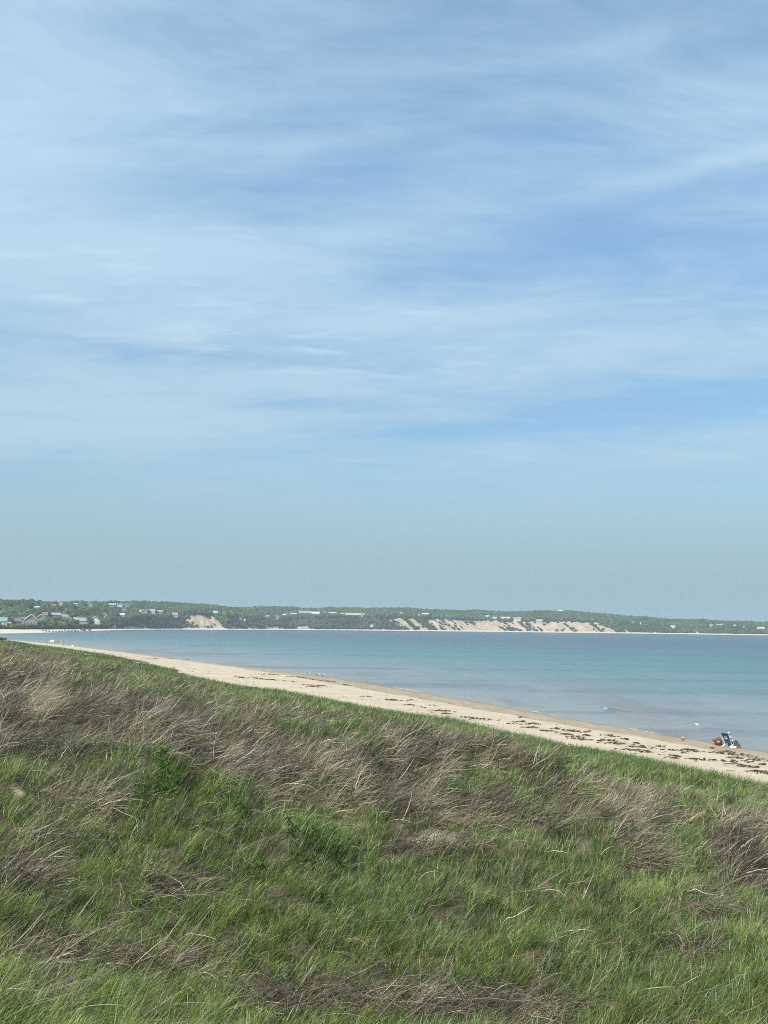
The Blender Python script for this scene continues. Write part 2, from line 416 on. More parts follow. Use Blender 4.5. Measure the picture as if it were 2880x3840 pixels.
# ------------------------------------------------------------------ ground: dune, beach and sea bed in one sheet
ang = np.concatenate([np.radians(np.arange(-29, 29.001, .11)), np.radians(np.arange(32, 330, 4.0))])
rad = np.concatenate([[.6, 1.5, 3, 5], np.geomspace(6.5, 950, 560)])
A, Rr = np.meshgrid(ang, rad)
gx = np.sin(A) * Rr; gy = np.cos(A) * Rr
gz = ground_z(gx, gy)
dryg, bareg, greeng, ig = veg_maps(gx.ravel(), gy.ravel(), gz.ravel())
veg = sstep(-.6, 1.2, ig) * (1 - .9 * bareg)
lo, st = grid_faces(len(rad), len(ang), wrap=True)
lo = lo.reshape(-1, 4)[:, ::-1].ravel()
mg, nt, out = new_mat('dune_and_sand')
p = nt.new('ShaderNodeBsdfPrincipled')
geo = nt.new('ShaderNodeNewGeometry'); pos = geo.outputs['Position']
sp = nt.new('ShaderNodeSeparateXYZ'); nt.l.new(pos, sp.inputs[0])
nb = nt.noise(pos, .35, 5, .6); nf = nt.noise(pos, 3.2, 5, .65); ns = nt.noise(nt.mapping(pos, (1, .25, 1), (0, 0, math.radians(18))), .9, 4, .6)
drysand = nt.mix(nt.smooth(nb, .3, .7), (.405, .342, .252), (.48, .41, .31))
drysand = nt.mix(nt.smooth(nf, .55, .75, 0, .45), drysand, (.33, .27, .19))
drysand = nt.mix(nt.smooth(nf, .42, .28, 0, .4), drysand, (.50, .435, .335))
wetc = nt.mix(nt.smooth(ns, .35, .65), (.285, .215, .145), (.35, .275, .19))
zn = nt.m('ADD', sp.outputs[2], nt.m('MULTIPLY', nt.m('SUBTRACT', nb, .5), .22))
dryk = nt.smooth(zn, .52, .66)
sandc = nt.mix(dryk, wetc, drysand)
sandc = nt.mix(nt.smooth(zn, .14, -.02), sandc, (.20, .155, .105))
line = nt.m('MULTIPLY', nt.smooth(nt.m('ABSOLUTE', nt.m('SUBTRACT', zn, .56)), .05, .01), nt.smooth(ns, .42, .6))
sandc = nt.mix(nt.m('MULTIPLY', line, .8), sandc, (.16, .105, .07))
peb = nt.m('MULTIPLY', nt.smooth(nt.noise(pos, 7.0, 3, .7), .6, .72), nt.smooth(sp.outputs[2], .9, 1.4))
sandc = nt.mix(nt.m('MULTIPLY', peb, .5), sandc, (.27, .25, .22))
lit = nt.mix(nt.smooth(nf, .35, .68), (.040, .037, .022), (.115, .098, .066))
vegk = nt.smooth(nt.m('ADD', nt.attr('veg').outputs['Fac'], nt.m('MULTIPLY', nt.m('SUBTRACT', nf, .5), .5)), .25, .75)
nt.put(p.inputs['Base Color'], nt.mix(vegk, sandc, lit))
nt.put(p.inputs['Roughness'], nt.smooth(zn, .05, .45, .45, .95))
p.inputs['Specular IOR Level'].default_value = .25
fp = nt.new('ShaderNodeTexVoronoi'); nt.put(fp.inputs['Vector'], pos); fp.inputs['Scale'].default_value = 1.6; fp.inputs['Randomness'].default_value = 1
bp = nt.new('ShaderNodeBump'); bp.inputs['Strength'].default_value = .8; bp.inputs['Distance'].default_value = .14
nt.put(bp.inputs['Height'], nt.m('MULTIPLY', nt.m('ADD', nt.noise(pos, 2.3, 5, .6), nt.m('MULTIPLY', nt.smooth(fp.outputs['Distance'], .05, .32), .7)), dryk)); nt.l.new(bp.outputs[0], p.inputs['Normal'])
nt.l.new(p.outputs[0], out.inputs[0])
me = np_mesh('ground', np.stack([gx, gy, gz], -1).reshape(-1, 3), lo, st, [mg], True, {'veg': veg})
structure(link('ground', me))

# ------------------------------------------------------------------ water
wa = np.concatenate([np.radians(np.arange(-27, 27.001, .14)), np.radians(np.arange(30, 96, 3.0))])
wr = np.concatenate([np.geomspace(22, 260, 620), np.geomspace(264, 3000, 200)])
A, Rr = np.meshgrid(wa, wr)
wx = np.sin(A) * Rr; wy = np.cos(A) * Rr
off = (wx - shore_x(wy)) * .93                     # metres off the near shore
bear = 1440 + 4000 * np.tan(np.clip(A, -1.2, 1.2))
foff = sm(bear, DPX, DD, 90) - wy
wob = fbm(wx / 8, wy / 18, 71, 3)
# a small wave about to break along the shore
cr = off - (4.6 + 1.6 * wob + .02 * wy)
seg = sstep(-.25, .35, fbm(wx / 9, wy / 16, 72, 2) + .25) * sstep(125, 98, wy)
hump = .34 * np.exp(-(np.where(cr < 0, cr / .55, cr / 1.3)) ** 2) * seg
swell = .05 * fbm(off / 3.2 + wob, wy / 16, 73, 3) * sstep(2, 12, off) + .05 * fbm(off / 9, wy / 40, 74, 2) * sstep(5, 30, off)
wz = np.where(off > -2, hump + swell, 0) + 0.0
brk = sstep(.10, .5, fbm(wx / 2.3, wy / 4.5, 75, 2) + .55 * np.exp(-((wy - 88) / 6) ** 2) - .30)
foam = np.exp(-((cr + .25) / .35) ** 2) * seg * brk
foam = np.maximum(foam, .55 * np.exp(-((off - .35 - .5 * wob) / .30) ** 2) * sstep(-.2, .5, fbm(wx / 3, wy / 9, 76, 2)))
lo, st = grid_faces(len(wr), len(wa)); lo = lo.reshape(-1, 4)[:, ::-1].ravel()
mw, nt, out = new_mat('sea_water')
geo = nt.new('ShaderNodeNewGeometry'); pos = geo.outputs['Position']
offa = nt.attr('offshore').outputs['Fac']; fa = nt.attr('foam').outputs['Fac']
sn = nt.noise(nt.mapping(pos, (.02, .008, 1), (0, 0, math.radians(22))), 1.0, 4, .55)
st2 = nt.noise(nt.mapping(pos, (.006, .045, 1), (0, 0, math.radians(3))), 1.0, 4, .6)
o2 = nt.m('ADD', offa, nt.m('MULTIPLY', nt.m('SUBTRACT', sn, .5), nt.m('MULTIPLY', nt.m('MINIMUM', offa, 300.0), .75)))
cr_ = nt.new('ShaderNodeValToRGB'); nt.put(cr_.inputs[0], nt.m('DIVIDE', o2, 600.0))
stops = [(0.0, (.22, .215, .19)), (.012, (.175, .19, .19)), (.04, (.14, .17, .172)), (.075, (.092, .152, .154)), (.16, (.044, .128, .130)), (.33, (.028, .080, .095)), (.6, (.014, .042, .064)), (1.0, (.009, .031, .053))]
e = cr_.color_ramp.elements
e[0].position, e[0].color = stops[0][0], col4(stops[0][1]); e[1].position, e[1].color = stops[-1][0], col4(stops[-1][1])
for p_, c_ in stops[1:-1]:
    q_ = e.new(p_); q_.color = col4(c_)
wc = nt.mix(nt.smooth(st2, .48, .68, 0, .45), cr_.outputs[0], (.010, .032, .050))
wp = nt.noise(nt.mapping(pos, (.03, .13, 1), (0, 0, math.radians(5))), 1.0, 7, .72, .4)
wc = nt.mix(nt.smooth(wp, .52, .76, 0, .35), wc, (.012, .05, .07))
wc = nt.mix(nt.smooth(wp, .46, .26, 0, .25), wc, (.10, .17, .185))
bar = nt.noise(nt.mapping(pos, (.09, .022, 1), (0, 0, math.radians(20))), 1.0, 4, .6)
wc = nt.mix(nt.m('MULTIPLY', nt.smooth(bar, .52, .64), nt.smooth(offa, 60, 14, 0, .5)), wc, (.115, .095, .082))
wc = nt.mix(nt.m('MULTIPLY', nt.smooth(bar, .46, .34), nt.smooth(offa, 90, 20, 0, .45)), wc, (.20, .225, .235))
fo = nt.smooth(nt.m('ADD', fa, nt.m('MULTIPLY', nt.m('SUBTRACT', nt.noise(pos, 2.4, 4, .7), .5), .5)), .35, .6)
wc = nt.mix(fo, wc, (.80, .82, .82))
p = nt.new('ShaderNodeBsdfPrincipled'); nt.put(p.inputs['Base Color'], wc)
p.inputs['IOR'].default_value = 1.333; p.inputs['Specular IOR Level'].default_value = .24
nt.put(p.inputs['Roughness'], nt.smooth(fo, 0, 1, .22, .8))
hb_ = nt.noise(nt.mapping(pos, (1.2, .5, 1), (0, 0, math.radians(20))), 1.0, 4, .6)
h2 = nt.noise(nt.mapping(pos, (.07, .30, 1), (0, 0, math.radians(6))), 1.0, 5, .65)
hh = nt.m('ADD', nt.m('MULTIPLY', hb_, .35), nt.m('MULTIPLY', h2, 1.6))
bp = nt.new('ShaderNodeBump'); bp.inputs['Strength'].default_value = .5; bp.inputs['Distance'].default_value = .6
nt.put(bp.inputs['Height'], hh); nt.l.new(bp.outputs[0], p.inputs['Normal'])
nt.l.new(p.outputs[0], out.inputs[0])
me = np_mesh('sea_water', np.stack([wx, wy, wz], -1).reshape(-1, 3), lo, st, [mw], True, {'offshore': off.ravel(), 'foam': foam.ravel()})
structure(link('water', me))

# ------------------------------------------------------------------ grass blades as real strips
def blades(root, az, lean, bend, length, width, tint, K, follow=None, curl=None):
    N = len(root)
    P = np.zeros((N, K + 1, 3)); T = np.zeros((N, K + 1, 3)); P[:, 0] = root
    azk = az.copy()
    for k in range(K + 1):
        th = np.minimum(lean + bend * (k / K) ** 1.1, 2.6)
        if curl is not None: azk = az + curl * k / K
        T[:, k] = np.stack([np.sin(th) * np.sin(azk), np.sin(th) * np.cos(azk), np.cos(th)], -1)
        if k < K: P[:, k + 1] = P[:, k] + T[:, k] * (length / K)[:, None]
    if follow is not None:
        for k in range(1, K + 1):
            g = ground_z(P[:, k, 0], P[:, k, 1]) + follow * (.4 + .6 * (1 - k / K))
            P[:, k, 2] = np.maximum(P[:, k, 2], g)
    wv = rng.normal(size=(N, 3)); wv[:, 2] *= .5
    W = np.cross(T[:, :1], wv[:, None]); W = W / (np.linalg.norm(W, axis=-1, keepdims=True) + 1e-9)
    prof = np.array([.8] + [1 - (k / K) ** 2.2 * .85 for k in range(1, K)])
    L = P[:, :K] - W * (width[:, None] * prof * .5)[..., None]
    Rg = P[:, :K] + W * (width[:, None] * prof * .5)[..., None]
    V = np.empty((N, 2 * K + 1, 3)); V[:, 0:2 * K:2] = L; V[:, 1:2 * K:2] = Rg; V[:, 2 * K] = P[:, K]
    pat = []; sts = []; c = 0
    for k in range(K - 1):
        pat += [2 * k, 2 * k + 1, 2 * k + 3, 2 * k + 2]; sts.append(c); c += 4
    pat += [2 * K - 2, 2 * K - 1, 2 * K]; sts.append(c); c += 3
    base = np.arange(N, dtype=np.int64)[:, None] * (2 * K + 1)
    loops = (base + np.array(pat)).ravel(); starts = (np.arange(N)[:, None] * c + np.array(sts)).ravel()
    C = np.repeat(tint[:, None], 2 * K + 1, 1)
    return V.reshape(-1, 3), loops, starts, C.reshape(-1, 3)

def join(parts):
    V = []; Lp = []; S = []; C = []; nv = 0; nl = 0
    for v, l, s, c in parts:
        V.append(v); Lp.append(l + nv); S.append(s + nl); C.append(c); nv += len(v); nl += len(l)
    return np.concatenate(V), np.concatenate(Lp), np.concatenate(S), np.concatenate(C)

def sample_roots(N, d0, d1, pw):
    # density falls with distance as d**-pw; the strip is wider than the view so that a step aside still meets grass
    dd = np.geomspace(d0, d1, 4000); wgt = dd ** -pw * (.42 * dd + 4.5)
    cdf = np.concatenate([[0], np.cumsum((wgt[1:] + wgt[:-1]) / 2 * np.diff(dd))])
    ref = np.sum((dd[1:] ** (1 - pw) + dd[:-1] ** (1 - pw)) / 2 * np.diff(dd)) * .43
    n_ = int(N * cdf[-1] / ref)
    d = np.interp(rng.random(n_), cdf / cdf[-1], dd)
    x = rng.uniform(-1, 1, n_) * (.42 * d + 4.5)
    k = (np.abs(x) < .385 * d + .6) | (rng.random(n_) < .5)
    return x[k], d[k].copy(), d[k]

x, y, d = sample_roots(1250000, 6.8, 330, 1.70)
# tussocks: pull part of the roots towards clump centres
cs = .38 + .0 * d
cxk = np.floor(x / cs); cyk = np.floor(y / cs)
jx = _hash(cxk.astype(np.int64), cyk.astype(np.int64), 3); jy = _hash(cxk.astype(np.int64), cyk.astype(np.int64), 4)
pull = np.where(d < 60, .50, .2) * (rng.random(len(x)) < .6)
x = x + (((cxk + jx) * cs) - x) * pull; y = y + (((cyk + jy) * cs) - y) * pull
clump = _hash(cxk.astype(np.int64), cyk.astype(np.int64), 9)
out_x = x - (cxk + jx) * cs; out_y = y - (cyk + jy) * cs
z = ground_z(x, y)
dry, bare, green, ii = veg_maps(x, y, z)
edge = sstep(-.2, 2.2 + .01 * y, ii)
keep = (rng.random(len(x)) < edge * (1 - bare * .93)) & (ii > -.3)
x, y, d, z, dry, green, ii, clump, out_x, out_y = [q[keep] for q in (x, y, d, z, dry, green, ii, clump, out_x, out_y)]
out_n = np.sqrt(out_x ** 2 + out_y ** 2) + 1e-6
px_, py_, _ = project(np.stack([x, y, z], -1))
isdry = rng.random(len(x)) < np.clip((dry + .30 * (clump - .5) - .16) * 1.15, 0.02, .88)
windn = fbm(x / 5, y / 5, 81, 2)
lk = .16 * np.maximum(1, d / 16) ** .8
lx, ly = np.floor(x / lk + .9 * fbm(x / .9, y / .9, 83, 1)).astype(np.int64), np.floor(y / lk / 1.3).astype(np.int64)
lock = _hash(lx, ly, 21); lock2 = _hash(lx, ly, 22)

def make_green(sel):
    X_, Y_, Z_, D_ = x[sel], y[sel], z[sel], d[sel]; n = len(X_)
    fringe = sstep(12, 5, ii[sel]) * sstep(30, 50, Y_)
    az_ = math.radians(68) + .55 * windn[sel] + rng.normal(0, .5, n) + (lock2[sel] - .5) * 1.1
    oa = .45 * np.clip(out_n[sel] / .2, 0, 1)
    az_ = np.arctan2(np.sin(az_) + oa * out_x[sel] / out_n[sel], np.cos(az_) + oa * out_y[sel] / out_n[sel])
    rnd = rng.random(n) < .24
    az_ = np.where(rnd, rng.uniform(0, 2 * PI, n), az_)
    lean = np.abs(rng.normal(.28, .2, n)) + .12 * dry[sel] - .12 * fringe
    bend = np.abs(rng.normal(.95, .45, n)) * (1 - .5 * fringe)
    ln = rng.uniform(.17, .42, n) * (.72 + .5 * clump[sel]) * (1 + .12 * fringe) * np.where(green[sel] > .5, 1.1, 1)
    wd = rng.uniform(.0045, .0085, n) * np.maximum(1, D_ / 15) ** .85
    base = np.array([.140, .208, .036]); yel = np.array([.29, .31, .085]); deep = np.array([.054, .114, .018]); blue = np.array([.078, .132, .046])
    t = rng.random((n, 1)); pn = fbm(X_ / 3.2, Y_ / 4.5, 85, 3)[:, None]
    c = base * (1 - t * .5) + deep * t * .5
    c = c * (1 + .32 * pn)
    k = sstep(.42, .9, rng.random((n, 1)) + .16 * fbm(X_ / 2, Y_ / 2, 86, 2)[:, None]); c = c * (1 - .75 * k) + yel * .75 * k
    k = (rng.random((n, 1)) < .2); c = np.where(k, blue, c) * (.56 + .95 * lock[sel][:, None])
    g = np.clip(green[sel], 0, 1)[:, None] * .55; c = c * (1 - g) + np.array([.062, .135, .020]) * g
    f = fringe[:, None] * .55; c = c * (1 - f) + np.array([.095, .165, .038]) * f
    bl = (rng.random((n, 1)) < .02); c = np.where(bl, np.array([.40, .36, .24]), c)
    return X_, Y_, Z_, D_, az_, lean, bend, ln, wd, np.clip(c, .012, .6)

def make_dry(sel):
    X_, Y_, Z_, D_ = x[sel], y[sel], z[sel], d[sel]; n = len(X_)
    nn = fbm(X_ / 1.6, Y_ / 1.6, 91, 2)
    az_ = math.radians(84) + .8 * nn + .6 * windn[sel] + rng.normal(0, .22, n) + (lock2[sel] - .5) * 1.1
    oa = .8 * np.clip(out_n[sel] / .2, 0, 1)
    az_ = np.arctan2(np.sin(az_) + oa * out_x[sel] / out_n[sel], np.cos(az_) + oa * out_y[sel] / out_n[sel])
    front = sstep(24, 17, Y_) * (rng.random(n) < .55)              # strands that hang towards the viewer on the near face
    az_ = az_ + front * rng.uniform(.2, 1.6, n)
    lean = np.clip(rng.normal(1.15, .34, n), .2, 1.7); bend = rng.normal(.45, .45, n)
    ln = rng.uniform(.28, .85, n); wd = rng.uniform(.0050, .0105, n) * np.maximum(1, D_ / 16) ** .85
    t = rng.random((n, 1)); tone = (fbm(X_ / 1.2, Y_ / 1.2, 93, 3)[:, None] * .5 + .5)
    c = np.array([.205, .178, .138]) * (1 - t) + np.array([.35, .305, .24]) * t
    c = c * (.34 + .95 * tone) * (.38 + 1.35 * lock[sel][:, None] ** 1.3)
    pinkish = (rng.random((n, 1)) < .14); c = np.where(pinkish, c * np.array([1.08, .95, .95]), c) * np.array([.93, .91, .86])
    gr = (rng.random((n, 1)) < .18); c = np.where(gr, np.array([.13, .15, .075]), c)
    pale = (rng.random((n, 1)) < .04); c = np.where(pale, np.array([.60, .55, .43]), c)
    return X_, Y_, Z_, D_, az_, lean, bend, ln, wd, np.clip(c, .02, .65)

gparts = []; dparts = []
for (d0, d1, K) in ((0, 17, 6), (17, 42, 4), (42, 1000, 3)):
    s_ = (~isdry) & (d >= d0) & (d < d1)
    X_, Y_, Z_, D_, a_, l_, b_, ln, wd, c = make_green(s_)
    gparts.append(blades(np.stack([X_, Y_, Z_ - .02], -1), a_, l_, b_, ln, wd, c, K, curl=rng.normal(0, .35, len(X_))))
    s_ = isdry & (d >= d0) & (d < d1)
    X_, Y_, Z_, D_, a_, l_, b_, ln, wd, c = make_dry(s_)
    lift = .02 + .20 * rng.random(len(X_)) ** 1.3
    dparts.append(blades(np.stack([X_, Y_, Z_ + lift * .4], -1), a_, l_, b_, ln, wd, c, K, follow=lift, curl=rng.normal(0, .65, len(X_))))
V, Lp, S, C = join(gparts)
GM = blade_mat('green_blades', .38, .45, .05); DM = blade_mat('dry_blades', .2, .6, .02)
tag(link('beach_grass', np_mesh('beach_grass', V, Lp, S, [GM], False, {'tint': C})), 'green beach grass leaning in the wind all over the dune', 'grass', kind='stuff')
V, Lp, S, C = join(dparts)
tag(link('dead_grass', np_mesh('dead_grass', V, Lp, S, [DM], False, {'tint': C})), 'matted grey brown dead grass lying over the dune hummocks', 'grass', kind='stuff')
del V, Lp, S, C, gparts, dparts

# ------------------------------------------------------------------ far coast
cpx = np.concatenate([np.arange(-900, -100, 25.0), np.arange(-100, 2980, 3.5), np.arange(2980, 3900, 25.0)])
rows = np.concatenate([np.linspace(-.06, 0, 3)[:-1], np.linspace(0, 1, 7)[:-1], 1 + np.linspace(0, 1, 30)[:-1], 2 + np.linspace(0, 1, 36)[:-1], 3 + np.linspace(0, 1, 8)])
PX, RW = np.meshgrid(cpx, rows)
D, bw, wb, hb, vc, hc = far_params(PX)
VV = np.where(RW < 0, RW * 1500, np.where(RW < 1, RW * bw, np.where(RW < 2, bw + (RW - 1) * wb, np.where(RW < 3, bw + wb + (RW - 2) * 300, vc + (RW - 3) * 900))))
fx, fy, fz = far_pt(PX, VV)
sm_ = sand_mask(PX, VV)
beach = sstep(1.06, .98, RW)
lo, st = grid_faces(len(rows), len(cpx))
mh, nt, out = new_mat('far_coast')
p = nt.new('ShaderNodeBsdfPrincipled'); p.inputs['Roughness'].default_value = .95; p.inputs['Specular IOR Level'].default_value = .1
geo = nt.new('ShaderNodeNewGeometry'); pos = geo.outputs['Position']
n_ = nt.noise(pos, .05, 5, .65); nf = nt.noise(pos, .3, 4, .65)
bare_ = nt.mix(nt.smooth(n_, .35, .65), (.32, .255, .185), (.45, .37, .275))
bare_ = nt.mix(nt.smooth(nf, .5, .7, 0, .5), bare_, (.25, .20, .15))
bch = nt.mix(nt.smooth(nf, .3, .7), (.46, .40, .31), (.58, .52, .42))
scrub = nt.mix(nt.smooth(nf, .35, .65), (.05, .07, .035), (.09, .11, .05))
cc = nt.mix(nt.smooth(nt.m('ADD', nt.attr('sand').outputs['Fac'], nt.m('MULTIPLY', nt.m('SUBTRACT', nf, .5), .35)), .28, .5), scrub, bare_)
cc = nt.mix(nt.attr('beach').outputs['Fac'], cc, bch)
nt.put(p.inputs['Base Color'], cc); nt.l.new(p.outputs[0], out.inputs[0])
me = np_mesh('hills', np.stack([fx, fy, fz], -1).reshape(-1, 3), lo, st, [mh], True, {'sand': sm_.ravel(), 'beach': beach.ravel()})
structure(link('hills', me))

# ------------------------------------------------------------------ houses on the far coast
def hmat(n, c, r=.7): return plain(n, c, r, .08, .4)
WALL = {'white': hmat('white_paint', (.66, .66, .65)), 'cream': hmat('cream_paint', (.66, .62, .52)), 'grey': hmat('grey_shingle', (.30, .30, .30)), 'brown': hmat('brown_shingle', (.21, .175, .15)),
        'blue': hmat('pale_blue_paint', (.45, .55, .60)), 'lilac': hmat('lilac_grey_shingle', (.31, .31, .37)), 'pale': hmat('weathered_pale_shingle', (.40, .41, .40)), 'teal': hmat('teal_paint', (.18, .42, .38))}
ROOF = {'grey': hmat('grey_roof', (.27, .28, .30)), 'dark': hmat('dark_roof', (.14, .145, .155)), 'brown': hmat('brown_roof', (.19, .15, .125)), 'pale': hmat('pale_roof', (.40, .42, .42)), 'white': hmat('white_roof', (.70, .71, .70)), 'teal': hmat('teal_roof', (.19, .31, .29)), 'lilac': hmat('lilac_roof', (.30, .30, .36))}
TRIM = hmat('white_trim', (.70, .70, .68)); GLASS = plain('window_glass', (.05, .06, .075), .15, .1, 1.0); CHIM = hmat('chimney_brick', (.30, .17, .13))
HOUSES = []
def house(px, py, wpx, hpx, wall, roof, label, style='gable', yaw=0.0, cat='house', detail=None):
    P, v, bear = hit(px, py, far=True)
    dist = math.hypot(P[0], P[1]); k = dist / FPX
    W = max(wpx * k, 3.0); H = max(hpx * k, 3.0); Dp = min(max(W * .75, 6), 11)
    rt = bpy.data.objects.new('house', None); COL.objects.link(rt)
    rt.location = (P[0], P[1], P[2] + .3); rt.rotation_euler.z = -math.atan2(P[0], P[1]) + yaw
    tag(rt, label, cat, 'houses scattered over the far wooded shore')
    HOUSES.append((bear, v, P, W, H))
    we = H * (.55 if style != 'flat' else .9)
    bm = bmesh.new()
    if style == 'gable':                                            # ridge along the front
        add_box(bm, -W / 2, W / 2, -Dp / 2, Dp / 2, -2, we)
        for s in (-1, 1):
            a = [bm.verts.new(q) for q in ((s * W / 2, -Dp / 2, we), (s * W / 2, Dp / 2, we), (s * W / 2, 0, H - .15))]
            bm.faces.new(a)
    elif style == 'front':                                          # gable facing the water
        add_box(bm, -W / 2, W / 2, -Dp / 2, Dp / 2, -2, we)
        for s in (-1, 1):
            a = [bm.verts.new(q) for q in ((-W / 2, s * Dp / 2, we), (W / 2, s * Dp / 2, we), (0, s * Dp / 2, H - .15))]
            bm.faces.new(a)
    else:
        add_box(bm, -W / 2, W / 2, -Dp / 2, Dp / 2, -2, we)
    bm_obj('wall', bm, WALL[wall], rt)
    bm = bmesh.new(); o_ = .5
    def slab(a, b, c, d_, th=.25):
        lo_ = [bm.verts.new(q) for q in (a, b, c, d_)]; hi_ = [bm.verts.new((q[0], q[1], q[2] + th)) for q in (a, b, c, d_)]
        bm.faces.new(lo_[::-1]); bm.faces.new(hi_)
        for i in range(4): bm.faces.new((lo_[i], lo_[(i + 1) % 4], hi_[(i + 1) % 4], hi_[i]))
    if style == 'gable':
        for s in (-1, 1):
            slab((-W / 2 - o_, s * (Dp / 2 + o_), we - .3), (W / 2 + o_, s * (Dp / 2 + o_), we - .3), (W / 2 + o_, 0, H), (-W / 2 - o_, 0, H))
    elif style == 'front':
        for s in (-1, 1):
            slab((s * (W / 2 + o_), -Dp / 2 - o_, we - .3), (s * (W / 2 + o_), Dp / 2 + o_, we - .3), (0, Dp / 2 + o_, H), (0, -Dp / 2 - o_, H))
    else:
        add_box(bm, -W / 2 - o_, W / 2 + o_, -Dp / 2 - o_, Dp / 2 + o_, we + .01, H)
    bm_obj('roof', bm, ROOF[roof], rt)
    if wpx >= 14 if detail is None else detail:
        storeys = 2 if we > 4.2 else 1
        nw = max(2, min(6, int(W / 3.2)))
        for r_ in range(storeys):
            for i in range(nw):
                cxw = -W / 2 + (i + .5) * W / nw
                z0 = .9 + r_ * (we / storeys); z1 = min(z0 + 1.35, we - .25)
                if z1 - z0 < .5: continue
                bm = bmesh.new(); add_box(bm, cxw - .62, cxw + .62, -Dp / 2 - .06, -Dp / 2 - .01, z0 - .1, z1 + .1)
                fr = bm_obj('window', bm, TRIM, rt)
                bm = bmesh.new(); add_box(bm, cxw - .5, cxw + .5, -Dp / 2 - .085, -Dp / 2 - .065, z0, z1)
                bm_obj('pane', bm, GLASS, fr)
        if style == 'front':
            bm = bmesh.new()
            for s in (-1, 1):
                add_tube(bm, [(s * (W / 2 + o_), -Dp / 2 - o_ - .08, we - .35), (0, -Dp / 2 - o_ - .08, H - .05)], .28, 4)
            bm_obj('gable_trim', bm, TRIM, rt)
        if wpx >= 22 and style != 'flat':
            bm = bmesh.new(); add_box(bm, W * .2, W * .2 + 1.0, -.3, .7, H - 1.2, H + 1.1); bm_obj('chimney', bm, CHIM, rt)
    return rt

def deck(rt, W, y0, z, dp=2.5):
    bm = bmesh.new(); add_box(bm, -W / 2, W / 2, y0 - dp, y0 - .02, z - .3, z)
    for k in range(int(W / 2.5) + 1):
        xx = -W / 2 + .1 + k * (W - .2) / max(1, int(W / 2.5))
        add_box(bm, xx - .09, xx + .09, y0 - dp + .02, y0 - dp + .2, z - 2.5, z - .31); add_box(bm, xx - .06, xx + .06, y0 - dp + .02, y0 - dp + .14, z + .01, z + 1.0)
    add_box(bm, -W / 2, W / 2, y0 - dp + .02, y0 - dp + .14, z + 1.01, z + 1.12)
    bm_obj('deck', bm, TRIM, rt)

H_ = house
H_(225, 2267, 17, 15, 'white', 'white', 'small white gabled house high on the ridge, nearest the skyline at far left', 'front')
H_(135, 2284, 27, 9, 'white', 'pale', 'long low white roofed house alone among trees, left of the ridge cottage')
H_(334, 2275, 25, 14, 'pale', 'grey', 'grey house with pale gable under the skyline, right of the ridge cottage', 'front')
H_(282, 2271, 19, 8, 'pale', 'grey', 'low pale bungalow half hidden between two ridge houses')
H_(195, 2276, 25, 8, 'brown', 'brown', 'dim brown low house sunk in dark trees below the ridge cottage')
H_(3, 2298, 8, 10, 'white', 'white', 'white house corner cut by the left picture edge above the shore', 'front')
H_(10, 2347, 26, 28, 'white', 'teal', 'teal roofed beach house at the far left edge behind the sand', 'gable')
r = H_(116, 2347, 44, 40, 'brown', 'dark', 'big brown shingle beach house with white gable trim and balcony', 'front')
deck(r, 8, -5.5, 3.4)
H_(64, 2345, 25, 24, 'grey', 'dark', 'dark grey beach house between the teal roof and a matching grey gable', 'gable', .2)
H_(86, 2344, 22, 26, 'grey', 'grey', 'grey gabled beach house touching the big brown shingle house', 'front', -.15)
H_(29, 2349, 18, 14, 'pale', 'grey', 'little pale cottage on the sand beside the teal roofed house')
H_(152, 2331, 26, 24, 'grey', 'lilac', 'grey house with white trimmed gable just right of the big brown house', 'front')
H_(168, 2321, 17, 22, 'brown', 'brown', 'tall narrow brown house rising behind the shorefront grey gables')
H_(205, 2317, 38, 17, 'brown', 'grey', 'long grey brown house midway up the left slope')
H_(238, 2321, 26, 14, 'pale', 'grey', 'weathered pale house right of the long grey brown house')
H_(259, 2329, 16, 14, 'pale', 'pale', 'small pale gable lowest of the mid slope row', 'front')
H_(278, 2326, 18, 10, 'cream', 'pale', 'cream bungalow above the grey house with the white deck')
r = H_(303, 2343, 34, 24, 'grey', 'grey', 'grey house fronted by a long bright white deck')
deck(r, 15, -5.6, 1.6)
r = H_(354, 2346, 36, 32, 'white', 'pale', 'bright white three level beach house, brightest on the left shore', 'front')
deck(r, 11, -5.6, 3.6)
H_(394, 2316, 17, 14, 'pale', 'lilac', 'small grey white house uphill right of the bright white beach house', 'front')
H_(452, 2316, 28, 15, 'pale', 'pale', 'pale green white house alone on the slope above grassy streaks')
H_(449, 2278, 20, 13, 'white', 'white', 'white house with curved bright front under the skyline, left of a twin', 'flat')
H_(477, 2278, 19, 14, 'grey', 'grey', 'grey house with white base under the skyline, right of a white one', 'front')
H_(420, 2275, 26, 11, 'lilac', 'lilac', 'lilac roofed low house near the skyline, left of two white ones')
H_(526, 2295, 12, 9, 'white', 'white', 'tiny white outbuilding at the left end of the white trimmed row', 'flat')
H_(541, 2303, 22, 18, 'grey', 'dark', 'grey house with bold white gable trim at the left of the hilltop row', 'front')
H_(567, 2303, 26, 17, 'white', 'lilac', 'white and grey house in the middle of the hilltop row')
H_(597, 2301, 22, 11, 'lilac', 'lilac', 'dull lilac house right of the white hilltop row')
H_(625, 2302, 11, 10, 'pale', 'grey', 'slim pale house between two lilac houses on the hilltop', 'front')
H_(655, 2313, 22, 14, 'lilac', 'lilac', 'lilac grey house nearest the left sand bluff')
H_(460, 2293, 13, 6, 'pale', 'grey', 'little grey roof between the skyline pair and the slope house')
H_(424, 2355, 17, 8, 'white', 'white', 'low white beach hut on the sand at the foot of the slope', 'flat')
H_(211, 2344, 11, 7, 'white', 'white', 'tiny white shed among shrubs behind the rocky point', 'flat')
H_(806, 2305, 20, 13, 'blue', 'pale', 'pale blue house directly right of the big triangular sand bluff')
